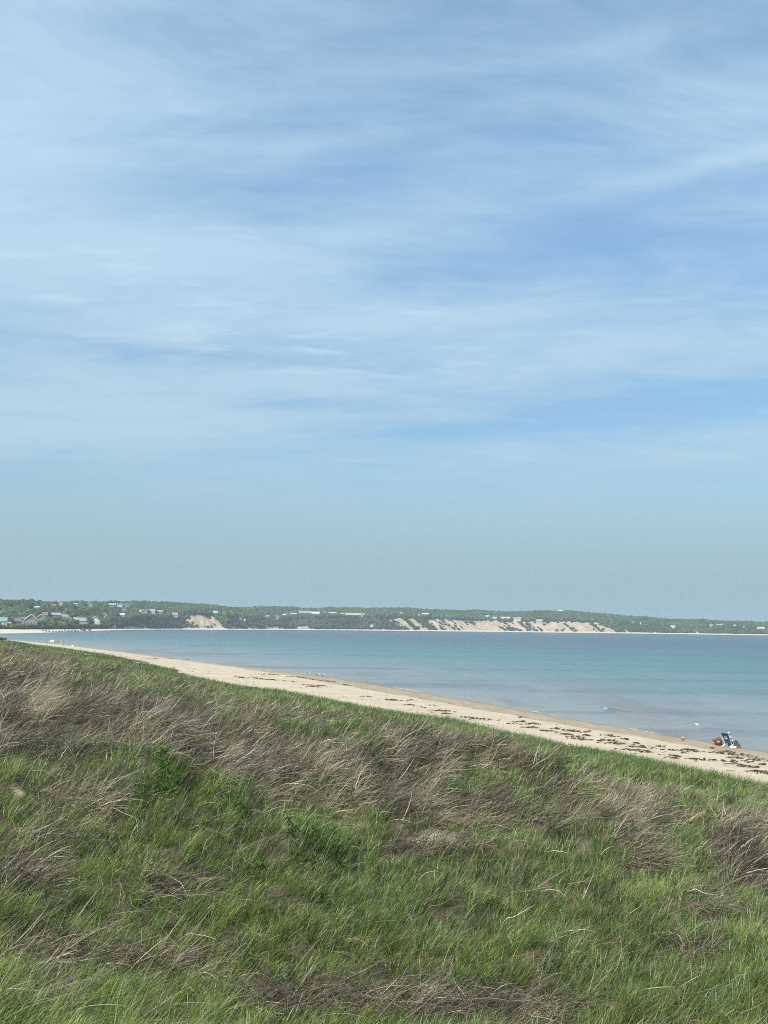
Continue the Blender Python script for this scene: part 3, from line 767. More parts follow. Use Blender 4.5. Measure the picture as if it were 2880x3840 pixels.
H_(834, 2307, 9, 13, 'white', 'white', 'narrow white tower house right of the pale blue house', 'front')
H_(899, 2326, 14, 11, 'pale', 'grey', 'faint pale house low in the woods beside a tiny white one', 'front')
H_(917, 2328, 9, 9, 'white', 'white', 'tiny white house lowest in the woods past the triangular bluff', 'front')
H_(1001, 2317, 21, 9, 'white', 'pale', 'flat white roof alone in the dark woods left of a grey gable')
H_(1038, 2323, 17, 15, 'grey', 'grey', 'grey steep gabled house standing alone in woods', 'front')
H_(1064, 2311, 15, 8, 'white', 'white', 'small white bungalow left of the long white hilltop group')
H_(1101, 2308, 24, 8, 'white', 'pale', 'low white wing at the left end of the big hilltop group')
H_(1144, 2308, 46, 16, 'pale', 'grey', 'largest pale house of the hilltop group, with a long grey roof')
H_(1183, 2309, 28, 14, 'white', 'white', 'brilliant white roofed house in the hilltop group centre', 'gable')
H_(1217, 2305, 15, 12, 'pale', 'grey', 'small pale gable between the brilliant white roof and a long bungalow', 'front')
H_(1246, 2305, 32, 9, 'pale', 'pale', 'long pale bungalow in the right half of the hilltop group')
H_(1283, 2309, 16, 10, 'blue', 'grey', 'bluish house left of the longest pale building')
H_(1331, 2312, 70, 11, 'pale', 'pale', 'longest pale building on the hilltop, many windowed', 'gable')
H_(1394, 2349, 12, 5, 'white', 'white', 'tiny white hut low on the wooded bluff', 'flat')
H_(1358, 2313, 19, 11, 'pale', 'pale', 'pale house at the right end of the longest building', 'front')
H_(1506, 2307, 17, 9, 'pale', 'grey', 'small grey pale house above the bright stair line')
H_(1570, 2308, 9, 7, 'white', 'white', 'tiny white house left of a white bungalow on the bluff top', 'front')
H_(1595, 2309, 23, 9, 'white', 'white', 'white bungalow on the bluff top above the narrow sand chute')
H_(1674, 2315, 11, 9, 'blue', 'grey', 'bluish small house above the left big sand bluff', 'front')
H_(1828, 2316, 13, 7, 'white', 'white', 'leftmost small white house in the row above the wide sand bluff')
H_(1855, 2321, 23, 7, 'white', 'pale', 'second white house of the row above the wide sand bluff')
H_(1895, 2323, 38, 9, 'white', 'pale', 'longest white house of the row above the wide sand bluff')
H_(1940, 2327, 28, 11, 'white', 'grey', 'rightmost white house of the row, with a grey hipped roof')
H_(2023, 2333, 22, 9, 'pale', 'pale', 'pale house on the left brink of the right sand bluff')
H_(2220, 2329, 7, 8, 'white', 'white', 'tiny white cottage behind the top of the right sand bluff', 'front')
H_(2374, 2339, 13, 7, 'pale', 'grey', 'faint grey house left of a lone white cottage')
H_(2402, 2344, 10, 11, 'white', 'white', 'lone white cottage on the wooded slope right of the bluffs', 'front')
H_(2524, 2357, 15, 10, 'white', 'pale', 'white house low in the woods right of the lone cottage')
H_(2668, 2350, 19, 9, 'white', 'pale', 'white twin roofed house left of a wide white one at far right', 'front')
H_(2700, 2349, 26, 8, 'white', 'grey', 'wide white house with pale ridge at the far right')
H_(2755, 2352, 15, 8, 'white', 'pale', 'small white house between the wide white house and a low one')
H_(2789, 2355, 13, 6, 'white', 'white', 'low white house second from the right end', 'flat')
H_(2853, 2364, 24, 11, 'pale', 'pale', 'pale house nearest the right picture edge')

# water tank dome on the skyline
D, bw, wb, hb, vc, hc = far_params(np.array([2104.]))
tx_, ty_, tz_ = [float(q[0]) for q in far_pt(np.array([2104.]), vc + 20)]
bm = bmesh.new()
res = bmesh.ops.create_uvsphere(bm, u_segments=32, v_segments=16, radius=1)
topz = 8 + (float(yh(2104)) - 2288) * ty_ / 4000
for v in res['verts']: v.co = Vector((v.co.x * 7.2, v.co.y * 7.2, topz - tz_ - 4.2 + v.co.z * 4.2))
tk = bpy.data.objects.new('water_tank', None); COL.objects.link(tk); tk.location = (tx_, ty_, tz_)
tag(tk, 'white domed water tank showing above the trees on the skyline', 'water tank')
bm_obj('tank', bm, TRIM, tk, smooth=True)
bm = bmesh.new(); add_tube(bm, [(0, 0, -1), (0, 0, topz - tz_ - 7)], [2.6, 2.0], 16); bm_obj('column', bm, TRIM, tk)

# white stair down the bluff
bm = bmesh.new(); pts = []
for k in range(14):
    t = k / 13
    qx, qy, qz = [float(q) for q in far_pt(1459 + (1 - t) * 60, 15 + t * 48.)]
    pts.append((qx, qy, qz + 1.0))
P0 = Vector(pts[0])
for a, b in zip(pts[:-1], pts[1:]):
    add_tube(bm, [Vector(a) - P0, Vector(b) - P0], .55, 4)
st_ = bm_obj('stairway', bm, TRIM, None, P0); tag(st_, 'white wooden stairway running down the bluff to the far beach', 'stairs')

# ------------------------------------------------------------------ woodland of the far shore (one mass)
def ico(sub):
    bm = bmesh.new(); bmesh.ops.create_icosphere(bm, subdivisions=sub, radius=1); bm.verts.ensure_lookup_table()
    v = np.array([q.co[:] for q in bm.verts]); f = np.array([[q.index for q in p.verts] for p in bm.faces]); bm.free(); return v, f
IV, IF = ico(2)
def crowns(bx, v, rad_, hgt, tint):
    X_, Y_, Z_ = far_pt(bx, v); n = len(bx)
    nv = len(IV)
    ang_ = rng.uniform(0, 2 * PI, n); ca, sa = np.cos(ang_)[:, None], np.sin(ang_)[:, None]
    s1 = rng.uniform(0, 50, n)[:, None]
    lump = 1 + .30 * np.sin(IV[None, :, 0] * 5 + s1) * np.sin(IV[None, :, 1] * 5.3 + s1 * 1.7) + .22 * np.sin(IV[None, :, 2] * 7 + s1 * 2.3) + rng.uniform(-.16, .16, (n, nv))
    U = IV[None] * lump[..., None]
    ux = U[..., 0] * ca - U[..., 1] * sa; uy = U[..., 0] * sa + U[..., 1] * ca
    VX = np.stack([X_[:, None] + ux * rad_[:, None], Y_[:, None] + uy * rad_[:, None], Z_[:, None] + hgt[:, None] * .52 + U[..., 2] * hgt[:, None] * .5], -1)
    F = (np.arange(n)[:, None, None] * nv + IF[None]).reshape(-1)
    C = np.repeat(tint[:, None], nv, 1).reshape(-1, 3)
    return VX.reshape(-1, 3), F, np.arange(n * len(IF)) * 3, C
def woods_tint(n, bx, v):
    t = rng.random((n, 1)); g = fbm(bx / 60, v / 40, 101, 3)[:, None]
    c = np.array([.042, .072, .028]) * (1 - t) + np.array([.076, .115, .040]) * t
    c = c * (1 + .35 * g)
    k = rng.random((n, 1)) < .12; c = np.where(k, np.array([.03, .05, .035]), c)
    k = rng.random((n, 1)) < .06; c = np.where(k, np.array([.13, .13, .08]), c)
    return np.clip(c, .015, .3)
parts = []
# upland trees
n = 30000; bx = rng.uniform(-350, 3250, n); u = rng.random(n) ** 1.2
D, bw, wb, hb, vc, hc = far_params(bx); v = bw + wb * .85 + u * 390
sz = np.clip(rng.normal(1, .25, n), .5, 1.7)
near_ = np.interp(bx, [-400, 400, 800], [.66, .75, 1.0]); allb = [(bx, v, 2.9 * sz * near_, 6.6 * sz ** .5 * near_)]
# shrubs on the bluff face and the low ground behind the left beach
n = 20000; bx = rng.uniform(-350, 3250, n); D, bw, wb, hb, vc, hc = far_params(bx); v = bw + wb * (.02 + .95 * rng.random(n))
sz = np.clip(rng.normal(1, .3, n), .45, 1.8); big = np.where(bx < 620, 1.1, .95)
keep = sand_mask(bx, v) < .12 + .42 * rng.random(n) ** 1.6
allb.append((bx[keep], v[keep], (2.1 * sz * big)[keep], (3.0 * sz * big)[keep]))
for bx, v, r_, h in allb:
    ok = np.ones(len(bx), bool)
    X_, Y_, Z_ = far_pt(bx, v)
    for (hb_x, hv, P, W, Hh) in HOUSES:
        wpx = W * 4000 / P[1]
        inside = (np.abs(bx - hb_x) < wpx * .5 + r_ * 4000 / P[1] * .55)
        dv = hv - v
        near = (dv > -8) & (dv < 260)
        tall = (8 + (Z_ + h - 8) * P[1] / Y_) > P[2] + Hh * (.15 if hb_x < 700 else .55)    # would hide more than the foot of the house
        ok &= ~(inside & (((dv > -8) & (dv < 9)) | (near & tall)))
    bx, v, r_, h = bx[ok], v[ok], r_[ok], h[ok]
    parts.append(crowns(bx, v, r_, h, woods_tint(len(bx), bx, v)))
V, Lp, S, C = join(parts)
WM = blade_mat('woodland_leaves', .15, .7, .0)
tag(link('woodland', np_mesh('woodland', V, Lp, S, [WM], False, {'tint': C})), 'dense green woodland covering the hills of the far shore', 'woodland', kind='stuff')
del V, Lp, S, C, parts

# rocks of the low point on the left shore
RK = [plain('dark_wet_rock', (.075, .072, .07), .6, .3, 2.0), plain('pale_rock', (.36, .32, .27), .85, .25, 1.5)]
for k, (px, py, wpx, dark) in enumerate([(160, 2366, 9, 1), (172, 2368, 11, 1), (184, 2369, 9, 1), (200, 2370, 8, 1), (211, 2370, 9, 1), (222, 2369, 10, 1), (233, 2369, 9, 1), (244, 2368, 12, 1), (256, 2370, 10, 1), (268, 2371, 11, 1), (281, 2371, 12, 1), (293, 2371, 9, 1), (226, 2363, 9, 0), (240, 2362, 8, 0), (257, 2364, 9, 0), (272, 2364, 10, 0), (287, 2365, 8, 0), (312, 2365, 22, 1), (335, 2364, 18, 1)]):
    P, v, b = hit(px, py, far=True); kx = P[1] / FPX; W = wpx * kx
    bm = bmesh.new(); add_blob(bm, (0, 0, W * .12), (W * .5, W * .42, W * .30), 2, .22, k)
    o = bm_obj('boulder', bm, RK[0 if dark else 1], None, P, (0, 0, k * 1.3))
    tag(o, 'dark wet boulder in the low row along the left point' if dark and k < 12 else ('pale boulder on the sand behind the dark row at the left point' if not dark else 'flat dark reef rock right of the boulder row at the left point'), 'rock', 'rocks on the left point')
# ------------------------------------------------------------------ beach litter, people and small things
def lying(P, n, spread, ln, wd, tint, along, seed):
    rr = np.random.default_rng(seed)
    ux, uy = math.sin(along), math.cos(along)
    a = rr.normal(0, .5, n) * spread[0]; b = rr.normal(0, .5, n) * spread[1]
    X_ = P[0] + a * ux + b * uy; Y_ = P[1] + a * uy - b * ux
    Z_ = ground_z(X_, Y_) + .015 + .09 * rr.random(n) * np.exp(-(a / spread[0]) ** 2 * 2)
    az_ = along + rr.normal(0, .7, n)
    lift = .01 + .05 * rr.random(n)
    return blades(np.stack([X_, Y_, Z_], -1), az_, rr.uniform(1.35, 1.62, n), rr.uniform(-.05, .2, n), rr.uniform(*ln, n), rr.uniform(*wd, n), tint * rr.uniform(.6, 1.5, (n, 1)), 4, follow=lift, curl=rr.normal(0, 1.0, n))
# seaweed clumps of the strand line: (photo x, photo y, photo length, rows)
SW = [(2290, 2762, 60, 2), (2340, 2774, 36, 2), (2270, 2779, 110, 2), (2312, 2791, 90, 3), (2400, 2804, 80, 2), (2380, 2790, 20, 1), (2352, 2814, 60, 2), (2420, 2822, 60, 2), (2477, 2801, 26, 2),
      (2520, 2815, 70, 1), (2580, 2815, 50, 3), (2560, 2826, 40, 1), (2600, 2819, 20, 1), (2659, 2806, 14, 1), (2690, 2826, 60, 3), (2735, 2823, 60, 1), (2735, 2831, 50, 2), (2752, 2844, 45, 3), (2786, 2834, 22, 1),
      (2820, 2841, 30, 1), (2850, 2854, 70, 2), (2800, 2854, 40, 1), (2830, 2863, 70, 1), (2700, 2855, 40, 1), (2745, 2857, 30, 2), (2780, 2876, 80, 2), (2815, 2879, 40, 2), (2850, 2871, 20, 1), (2650, 2853, 70, 1), (2530, 2838, 90, 1), (2600, 2850, 60, 2), (2840, 2897, 90, 2), (2870, 2905, 50, 2), (2740, 2866, 60, 1),
      (2520, 2845, 60, 1), (1945, 2708, 40, 2), (2000, 2716, 50, 2), (1950, 2717, 110, 1), (1985, 2730, 60, 2), (2080, 2735, 50, 1), (2050, 2744, 70, 2), (2140, 2744, 80, 2), (2205, 2745, 30, 1), (2120, 2756, 60, 2), (2190, 2760, 30, 2), (2160, 2766, 90, 1), (2175, 2775, 80, 2), (1665, 2668, 60, 1), (1665, 2678, 40, 2), (1950, 2692, 16, 1),
      (1470, 2627, 60, 3), (1540, 2627, 40, 1), (1530, 2645, 40, 2), (1620, 2648, 40, 1), (1650, 2667, 50, 2), (1575, 2653, 30, 1), (1370, 2613, 30, 2), (1150, 2570, 40, 2), (1200, 2572, 60, 2), (1295, 2570, 30, 1), (1010, 2550, 50, 2), (1080, 2556, 60, 1), (1180, 2576, 50, 2), (960, 2545, 60, 2), (910, 2543, 30, 1), (890, 2540, 30, 2),
      (1800, 2698, 90, 2), (1750, 2692, 60, 1), (570, 2470, 44, 1), (640, 2472, 30, 1), (1000, 2530, 90, 1), (1120, 2541, 110, 1), (1220, 2555, 100, 1), (700, 2473, 12, 2)]
parts = []
dk = np.array([.095, .066, .042])
for k, (px, py, lp, rw) in enumerate(SW):
    P = hit(px, py); dist = math.hypot(P[0], P[1]); L = lp * dist / FPX
    n = int(4 + L * 9 * rw)
    parts.append(lying(P, n, (L * .6, .10 * rw + .06), (.12, .4), (.02 + .0003 * dist, .055 + .0006 * dist), dk, math.radians(92 + (k * 37 % 19) - 9), k))
# loose scraps all along the strand
n = 900; yy = rng.uniform(38, 260, n); tt = np.clip(rng.normal(.18, .16, n), .01, .6)
xx = toe_x(yy) + (shore_x(yy) - toe_x(yy)) * tt
kp = fbm(xx / 3, yy / 6, 131, 2) > -.1
xx, yy = xx[kp], yy[kp]; n = len(xx)
zz_ = ground_z(xx, yy) + .01
parts.append(blades(np.stack([xx, yy, zz_], -1), rng.uniform(1, 2.2, n), rng.uniform(1.2, 1.7, n), rng.uniform(-.1, .4, n), rng.uniform(.1, .5, n), rng.uniform(.02, .05, n), np.array([.10, .07, .045]) * rng.uniform(.5, 1.8, (n, 1)), 4, follow=np.full(n, .02)))
V, Lp, S, C = join(parts)
SWM = blade_mat('dried_seaweed', .05, .5, .03)
tag(link('seaweed', np_mesh('seaweed', V, Lp, S, [SWM], False, {'tint': C})), 'dark brown seaweed wrack strewn in lines along the beach', 'seaweed', kind='stuff')

WOOD = plain('weathered_driftwood', (.17, .135, .105), .9, .3, 6.0); PALEWOOD = plain('bleached_wood', (.46, .42, .36), .9, .2, 6.0)
def along_ground(pts_px, lift, rads, name, label, cat, mat, n=7):
    P = [hit(*q) for q in pts_px]; P0 = Vector(P[0])
    bm = bmesh.new(); add_tube(bm, [Vector(q) - P0 + Vector((0, 0, lift)) for q in P], rads, n)
    return tag(bm_obj(name, bm, mat, None, P0, smooth=True), label, cat)
along_ground([(480, 2477), (505, 2480), (530, 2483), (556, 2489)], .14, [.16, .2, .17, .09], 'driftwood_log', 'long dark driftwood log lying near the grass on the distant beach', 'driftwood', WOOD)

# --- the sitter by the water
Pc = hit(2738, 2802); K1 = math.hypot(Pc[0], Pc[1]) / FPX
DARKB = plain('navy_canvas', (.012, .022, .05), .8); BLUE = plain('blue_canvas', (.02, .10, .26), .8); TUBE = plain('white_tube', (.78, .78, .76), .35); PALE = plain('pale_mesh', (.50, .55, .58), .8)
ch = bpy.data.objects.new('beach_chair', None); COL.objects.link(ch)
face = math.radians(60)                            # the chair looks out to sea, to the right of the view
ch.location = Pc; ch.rotation_euler.z = -face
tag(ch, 'blue folding beach chair with white tube legs by the water', 'chair')
# chair space: +y forward, x across; the back leans to -y
hw = .30
def plank(name, pts, th, mat, parent):
    bm = bmesh.new(); a, b, c, d_ = [Vector(q) for q in pts]
    nrm = (b - a).cross(d_ - a).normalized() * th
    rows_ = 6; grid = []
    for s in range(rows_ + 1):
        t = s / rows_; sag = -.03 * math.sin(t * PI)
        grid.append([bm.verts.new(a.lerp(d_, t) + nrm.normalized() * sag), bm.verts.new(b.lerp(c, t) + nrm.normalized() * sag), bm.verts.new(b.lerp(c, t) + nrm.normalized() * sag + nrm), bm.verts.new(a.lerp(d_, t) + nrm.normalized() * sag + nrm)])
    for s in range(rows_):
        for k in range(4): bm.faces.new((grid[s][k], grid[s][(k + 1) % 4], grid[s + 1][(k + 1) % 4], grid[s + 1][k]))
    bm.faces.new(grid[0][::-1]); bm.faces.new(grid[-1])
    return bm_obj(name, bm, mat, parent)
back = plank('backrest', [(-hw, -.16, .30), (hw, -.16, .30), (hw, -.48, .92), (-hw, -.48, .92)], .025, BLUE, ch)
plank('head_panel', [(-hw - .004, -.42, .79), (hw + .004, -.42, .79), (hw + .004, -.495, .95), (-hw - .004, -.495, .95)], .04, DARKB, back)
plank('pocket', [(-.17, -.315, .56), (.08, -.315, .56), (.08, -.425, .775), (-.17, -.425, .775)], .012, PALE, back)
plank('seat', [(-hw, .32, .36), (hw, .32, .36), (hw, -.18, .29), (-hw, -.18, .29)], .025, DARKB, ch)
for s in (-1, 1):
    bm = bmesh.new(); add_tube(bm, [(s * .33, .36, .38), (s * .33, .1, .33), (s * .33, -.42, .01)], .028, 8); bm_obj('leg', bm, TUBE, ch)
    bm = bmesh.new(); add_tube(bm, [(s * .36, .30, .01), (s * .36, -.02, .30), (s * .36, -.2, .50)], .028, 8); bm_obj('leg', bm, TUBE, ch)
    bm = bmesh.new(); add_tube(bm, [(s * .34, -.36, .52), (s * .36, -.1, .5), (s * .36, .28, .46)], [.018, .03, .024], 8); bm_obj('armrest', bm, TUBE, ch)
    bm = bmesh.new(); add_tube(bm, [(s * .315, -.16, .2), (s * .315, -.48, .92)], .016, 8); bm_obj('back_tube', bm, TUBE, back)
bm = bmesh.new(); add_tube(bm, [(-.33, -.42, .015), (.33, -.42, .015)], .016, 8); bm_obj('foot_bar', bm, TUBE, ch)

# sitter: one skinned body, legs stretched towards the water
def skin_obj(name, verts, edges, radii, mat, parent, root=0, sub=2):
    me_ = bpy.data.meshes.new(name); me_.from_pydata(verts, edges, [])
    me_.materials.append(mat); o = link(name, me_, parent)
    o.modifiers.new('skin', 'SKIN'); ss = o.modifiers.new('sub', 'SUBSURF'); ss.levels = sub; ss.render_levels = sub
    sv = me_.skin_vertices[0].data
    for i, r in enumerate(radii):
        sv[i].radius = (r, r) if not isinstance(r, tuple) else r
        sv[i].use_root = (i == root)
    o.modifiers['skin'].use_smooth_shade = True
    return o
SKIN = plain('skin', (.50, .31, .23), .55, .06); OLIVE = plain('olive_trousers', (.17, .15, .10), .85); SHIRT = plain('pale_shirt', (.40, .33, .33), .85); PINK = plain('pink_cap', (.50, .36, .38), .8); HAIR = plain('brown_hair', (.10, .06, .04), .6)
pe = bpy.data.objects.new('person', None); COL.objects.link(pe); pe.location = Pc + np.array([.11 * math.sin(face), .11 * math.cos(face), -.12]); pe.rotation_euler.z = -face
tag(pe, 'person in a pinkish cap and olive trousers sitting in the blue chair', 'person')
v = [(0, -.06, .36), (0, -.14, .52), (0, -.22, .72), (0, -.25, .84), (0, -.24, .93), (0, -.20, 1.0), (0, -.17, 1.08)]
r_ = [(.16, .12), (.15, .11), (.17, .11), (.11, .08), .055, (.085, .095), (.07, .08)]
ed = [(0, 1), (1, 2), (2, 3), (3, 4), (4, 5), (5, 6)]
def chain(start, pts, rads):
    last = start
    for p_, q_ in zip(pts, rads):
        v.append(p_); r_.append(q_); ed.append((last, len(v) - 1)); last = len(v) - 1
    return last
for s in (-1, 1):
    chain(0, [(s * .10, .04, .34), (s * .13, .40, .44), (s * .14, .72, .14), (s * .14, .80, .06), (s * .15, .95, .05)], [.095, .07, .05, .038, .03])
    wr_ = chain(3, [(s * .19, -.22, .83), (s * .29, -.14, .62), (s * .30, .08, .53), (s * .30, .15, .53)], [.06, .046, .034, .028])
    for f, (dx, l_) in enumerate(((-.032, .075), (-.011, .09), (.011, .085), (.032, .065))):
        chain(wr_, [(s * .30 + dx, .15 + l_ * .55, .535), (s * .30 + dx, .15 + l_, .515)], [.010, .008])
    chain(wr_, [(s * .30 - s * .045, .17, .53), (s * .30 - s * .055, .20, .52)], [.011, .009])
skin_obj('body', v, ed, r_, SKIN, pe)
v = [(0, -.06, .40), (0, -.14, .53), (0, -.22, .72), (0, -.25, .83)]; r_ = [(.175, .135), (.17, .128), (.185, .125), (.125, .095)]; ed = [(0, 1), (1, 2), (2, 3)]
for s in (-1, 1): chain(3, [(s * .19, -.22, .82), (s * .28, -.16, .66)], [.075, .062])
skin_obj('shirt', v, ed, r_, SHIRT, pe)
v = [(0, -.06, .36)]; r_ = [(.175, .135)]; ed = []
for s in (-1, 1): chain(0, [(s * .10, .04, .345), (s * .13, .40, .445), (s * .14, .66, .21)], [.108, .086, .07])
skin_obj('trousers', v, ed, r_, OLIVE, pe)
bm = bmesh.new(); add_blob(bm, (0, -.19, 1.075), (.105, .12, .085), 3, .0); 
res = bmesh.ops.create_cone(bm, cap_ends=True, segments=20, radius1=.10, radius2=.08, depth=.02)
for q in res['verts']: q.co = Vector((q.co.x * .9, -.08 + q.co.y * .9, 1.06 + q.co.z))
bm_obj('cap', bm, PINK, pe, smooth=True)
bm = bmesh.new(); add_blob(bm, (0, -.235, 1.0), (.088, .075, .10), 2, .05); bm_obj('hair', bm, HAIR, pe, smooth=True)
bm = bmesh.new(); add_blob(bm, (0, -.083, 1.005), (.014, .022, .02), 2, .0); bm_obj('nose', bm, SKIN, pe, smooth=True)
for s in (-1, 1):
    bm = bmesh.new(); add_blob(bm, (s * .09, -.19, 1.01), (.014, .026, .034), 2, .0); bm_obj('ear', bm, SKIN, pe, smooth=True)
    bm = bmesh.new(); add_blob(bm, (s * .034, -.105, 1.02), (.013, .012, .010), 2, .0); bm_obj('eye', bm, HAIR, pe, smooth=True)
bm = bmesh.new(); add_blob(bm, (0, -.103, .965), (.028, .012, .009), 2, .0); bm_obj('mouth', bm, PINK, pe, smooth=True)

# striped towel hung over the arm on the far side
TOWEL = plain('taupe_towel', (.24, .215, .19), .95, .25, 14)
bm = bmesh.new(); g_ = []
for i in range(9):
    t = i / 8; row = []
    for j in range(7):
        u = j / 6
        row.append(bm.verts.new((.385 + .05 * t + .018 * math.sin(j * 2.1 + t * 3), -.12 + .42 * u + .16 * t * (u - .3), .52 - .47 * t)))
    g_.append(row)
for i in range(8):
    for j in range(6): bm.faces.new((g_[i][j], g_[i][j + 1], g_[i + 1][j + 1], g_[i + 1][j]))
bmesh.ops.solidify(bm, geom=bm.faces[:], thickness=.012)
o = bm_obj('towel', bm, TOWEL, None, Pc, (0, 0, -face), smooth=True); tag(o, 'taupe towel hanging from the right arm of the beach chair', 'towel')

# red brown bag left of the chair
Pb = hit(2695, 2796); BAG = plain('red_brown_canvas', (.12, .05, .036), .85, .3, 9); BAGP = plain('faded_red_canvas', (.28, .13, .115), .85, .2, 9); BUFF = plain('buff_patch', (.45, .33, .22), .8)
bg_ = bpy.data.objects.new('beach_bag', None); COL.objects.link(bg_); bg_.location = Pb; bg_.rotation_euler.z = -.2
tag(bg_, 'red brown canvas beach bag slumped on the sand left of the chair', 'bag')
bm = bmesh.new(); add_blob(bm, (0, 0, .24), (.27, .17, .25), 3, .05, 4)
for q in bm.verts: q.co.z = max(q.co.z, .0); q.co.x *= 1 + .25 * (q.co.z < .15)
bm_obj('bag_body', bm, BAG, bg_, smooth=True)
bm = bmesh.new(); add_blob(bm, (-.02, -.16, .27), (.10, .03, .06), 2, .05, 5); bm_obj('pocket', bm, BUFF, bg_, smooth=True)
bm = bmesh.new(); add_tube(bm, [(-.2, 0, .36), (-.13, -.02, .50), (.05, -.02, .55), (.16, 0, .44)], .022, 8); bm_obj('handle', bm, BAG, bg_, smooth=True)
bm = bmesh.new(); add_tube(bm, [(-.24, -.03, .30), (-.4, -.05, .44), (-.52, -.06, .50)], [.09, .07, .03], 8); bm_obj('flap', bm, BAGP, bg_, smooth=True)
bm = bmesh.new(); add_tube(bm, [(-.26, -.08, .22), (-.34, -.1, .1), (-.40, -.12, .01)], .022, 8); bm_obj('strap', bm, BAGP, bg_, smooth=True)

# white disc at the chair's right foot
Pd = hit(2750, 2804); bm = bmesh.new()
prof = [(.0, .085), (.16, .083), (.21, .07), (.225, .045), (.21, .02), (.18, .012), (0, .012)]
rings = [[bm.verts.new((max(r2, .001) * math.cos(2 * PI * k / 28), max(r2, .001) * math.sin(2 * PI * k / 28), z2)) for k in range(28)] for r2, z2 in prof]
for a, b in zip(rings[:-1], rings[1:]):
    for k in range(28): bm.faces.new((a[k], b[k], b[(k + 1) % 28], a[(k + 1) % 28]))
o = bm_obj('float_ring_lid', bm, plain('white_plastic', (.86, .86, .85), .35, .03), None, Pd + np.array([0, 0, .02]), (.18, -.05, 0), smooth=True)
o.name = 'flying_disc'; tag(o, 'white flying disc lying on the sand beside the beach chair', 'disc')

# pink pail up the beach
Pp = hit(2561, 2777); PK = plain('pink_plastic', (.62, .36, .40), .5, .05)
pl = bpy.data.objects.new('pail', None); COL.objects.link(pl); pl.location = Pp; pl.scale = (.85, .85, .85)
tag(pl, 'small pink sand pail on the wet sand left of the bag', 'pail')
bm = bmesh.new(); prof = [(.001, .0), (.12, .0), (.165, .24), (.175, .25), (.155, .245), (.11, .02), (.001, .02)]
rings = [[bm.verts.new((r2 * math.cos(2 * PI * k / 20), r2 * math.sin(2 * PI * k / 20), z2)) for k in range(20)] for r2, z2 in prof]
for a, b in zip(rings[:-1], rings[1:]):
    for k in range(20): bm.faces.new((a[k], a[(k + 1) % 20], b[(k + 1) % 20], b[k]))
bm_obj('bucket', bm, PK, pl, smooth=True)
bm = bmesh.new(); add_tube(bm, [(.165 * math.cos(t), .02, .245 + .1 * math.sin(t)) for t in np.linspace(0, PI, 9)], .008, 6); bm_obj('handle', bm, PK, pl)

# gulls at the water's edge
GW = plain('white_feathers', (.60, .60, .58), .8, .04); GG = plain('grey_feathers', (.19, .19, .20), .8, .1); GB = plain('yellow_bill', (.55, .38, .08), .5, .05)
def gull(px, py, label, rz):
    P = hit(px, py); g = bpy.data.objects.new('gull', None); COL.objects.link(g); g.location = P; g.rotation_euler.z = rz; g.scale = (1.1, 1.1, 1.1)
    tag(g, label, 'gull', 'gulls standing at the waterline')
    vv = [(-.24, 0, .20), (-.12, 0, .215), (.02, 0, .225), (.12, 0, .25), (.16, 0, .31), (.185, 0, .36), (.215, 0, .365)]
    skin_obj('body', vv, [(i, i + 1) for i in range(6)], [.02, .055, .082, .07, .042, .042, .02], GW, g, 2, 1)
    for s in (-1, 1):
        bm = bmesh.new(); add_blob(bm, (-.08, s * .075, .235), (.19, .022, .055), 2, .03, 3); bm_obj('wing', bm, GG, g, smooth=True)
        bm = bmesh.new(); add_tube(bm, [(.01, s * .03, .17), (0, s * .03, 0)], .006, 5); bm_obj('leg', bm, GB, g)
    bm = bmesh.new(); add_tube(bm, [(.23, 0, .365), (.285, 0, .352)], [.012, .004], 6); bm_obj('bill', bm, GB, g)
gull(1155, 2528, 'leftmost white gull, apart from the rest at the waterline', .3)
gull(1166, 2532, 'second white gull from the left on the wet sand edge', 2.8)
gull(1190, 2535, 'third gull, left of the close grey winged pair at the waterline', .5)
gull(1201, 2536, 'fourth gull, in the middle of the three standing close together', 3.0)
gull(1213, 2538, 'rightmost gull of the row at the waterline', .1)

# posts with a net, cloths drying on it, far down the beach
Pn = hit(176, 2421); kn = math.hypot(Pn[0], Pn[1]) / FPX
nf_ = bpy.data.objects.new('beach_net', None); COL.objects.link(nf_); nf_.location = Pn; nf_.rotation_euler.z = math.radians(6)
tag(nf_, 'low net between two weathered posts where dune meets distant beach', 'net')
wn = 56 * kn; hn = 21 * kn
for xx_ in (0, wn):
    bm = bmesh.new(); add_tube(bm, [(xx_, 0, -.3), (xx_, 0, hn)], .07, 8); bm_obj('post', bm, WOOD, nf_)
bm = bmesh.new()
for k in range(6): add_tube(bm, [(0, 0, hn * (.45 + .1 * k)), (wn, 0, hn * (.45 + .1 * k) - .03)], .012, 4)
for k in range(1, 24): add_tube(bm, [(wn * k / 24, 0, hn * .44), (wn * k / 24, 0, hn * .96)], .010, 4)
bm_obj('mesh', bm, PALEWOOD, nf_)
def cloth(x0, x1, z0, z1, color, label, nm):
    bm = bmesh.new(); g2 = [[bm.verts.new((x0 + (x1 - x0) * j / 8, -.05 + .05 * math.sin(j * 1.7 + i), z1 + (z0 - z1) * i / 5 - .06 * math.sin(j / 8 * PI))) for j in range(9)] for i in range(6)]
    for i in range(5):
        for j in range(8): bm.faces.new((g2[i][j], g2[i][j + 1], g2[i + 1][j + 1], g2[i + 1][j]))
    bmesh.ops.solidify(bm, geom=bm.faces[:], thickness=.015)
    o = bm_obj('cloth', bm, plain(nm, color, .9), None, Pn, (0, 0, math.radians(6)), smooth=True); tag(o, label, 'cloth', 'cloths hung on the distant net')
cloth(wn * .2, wn * .42, hn * .66, hn * .97, (.80, .84, .82), 'white cloth hung on the left half of the distant net', 'white_cloth')
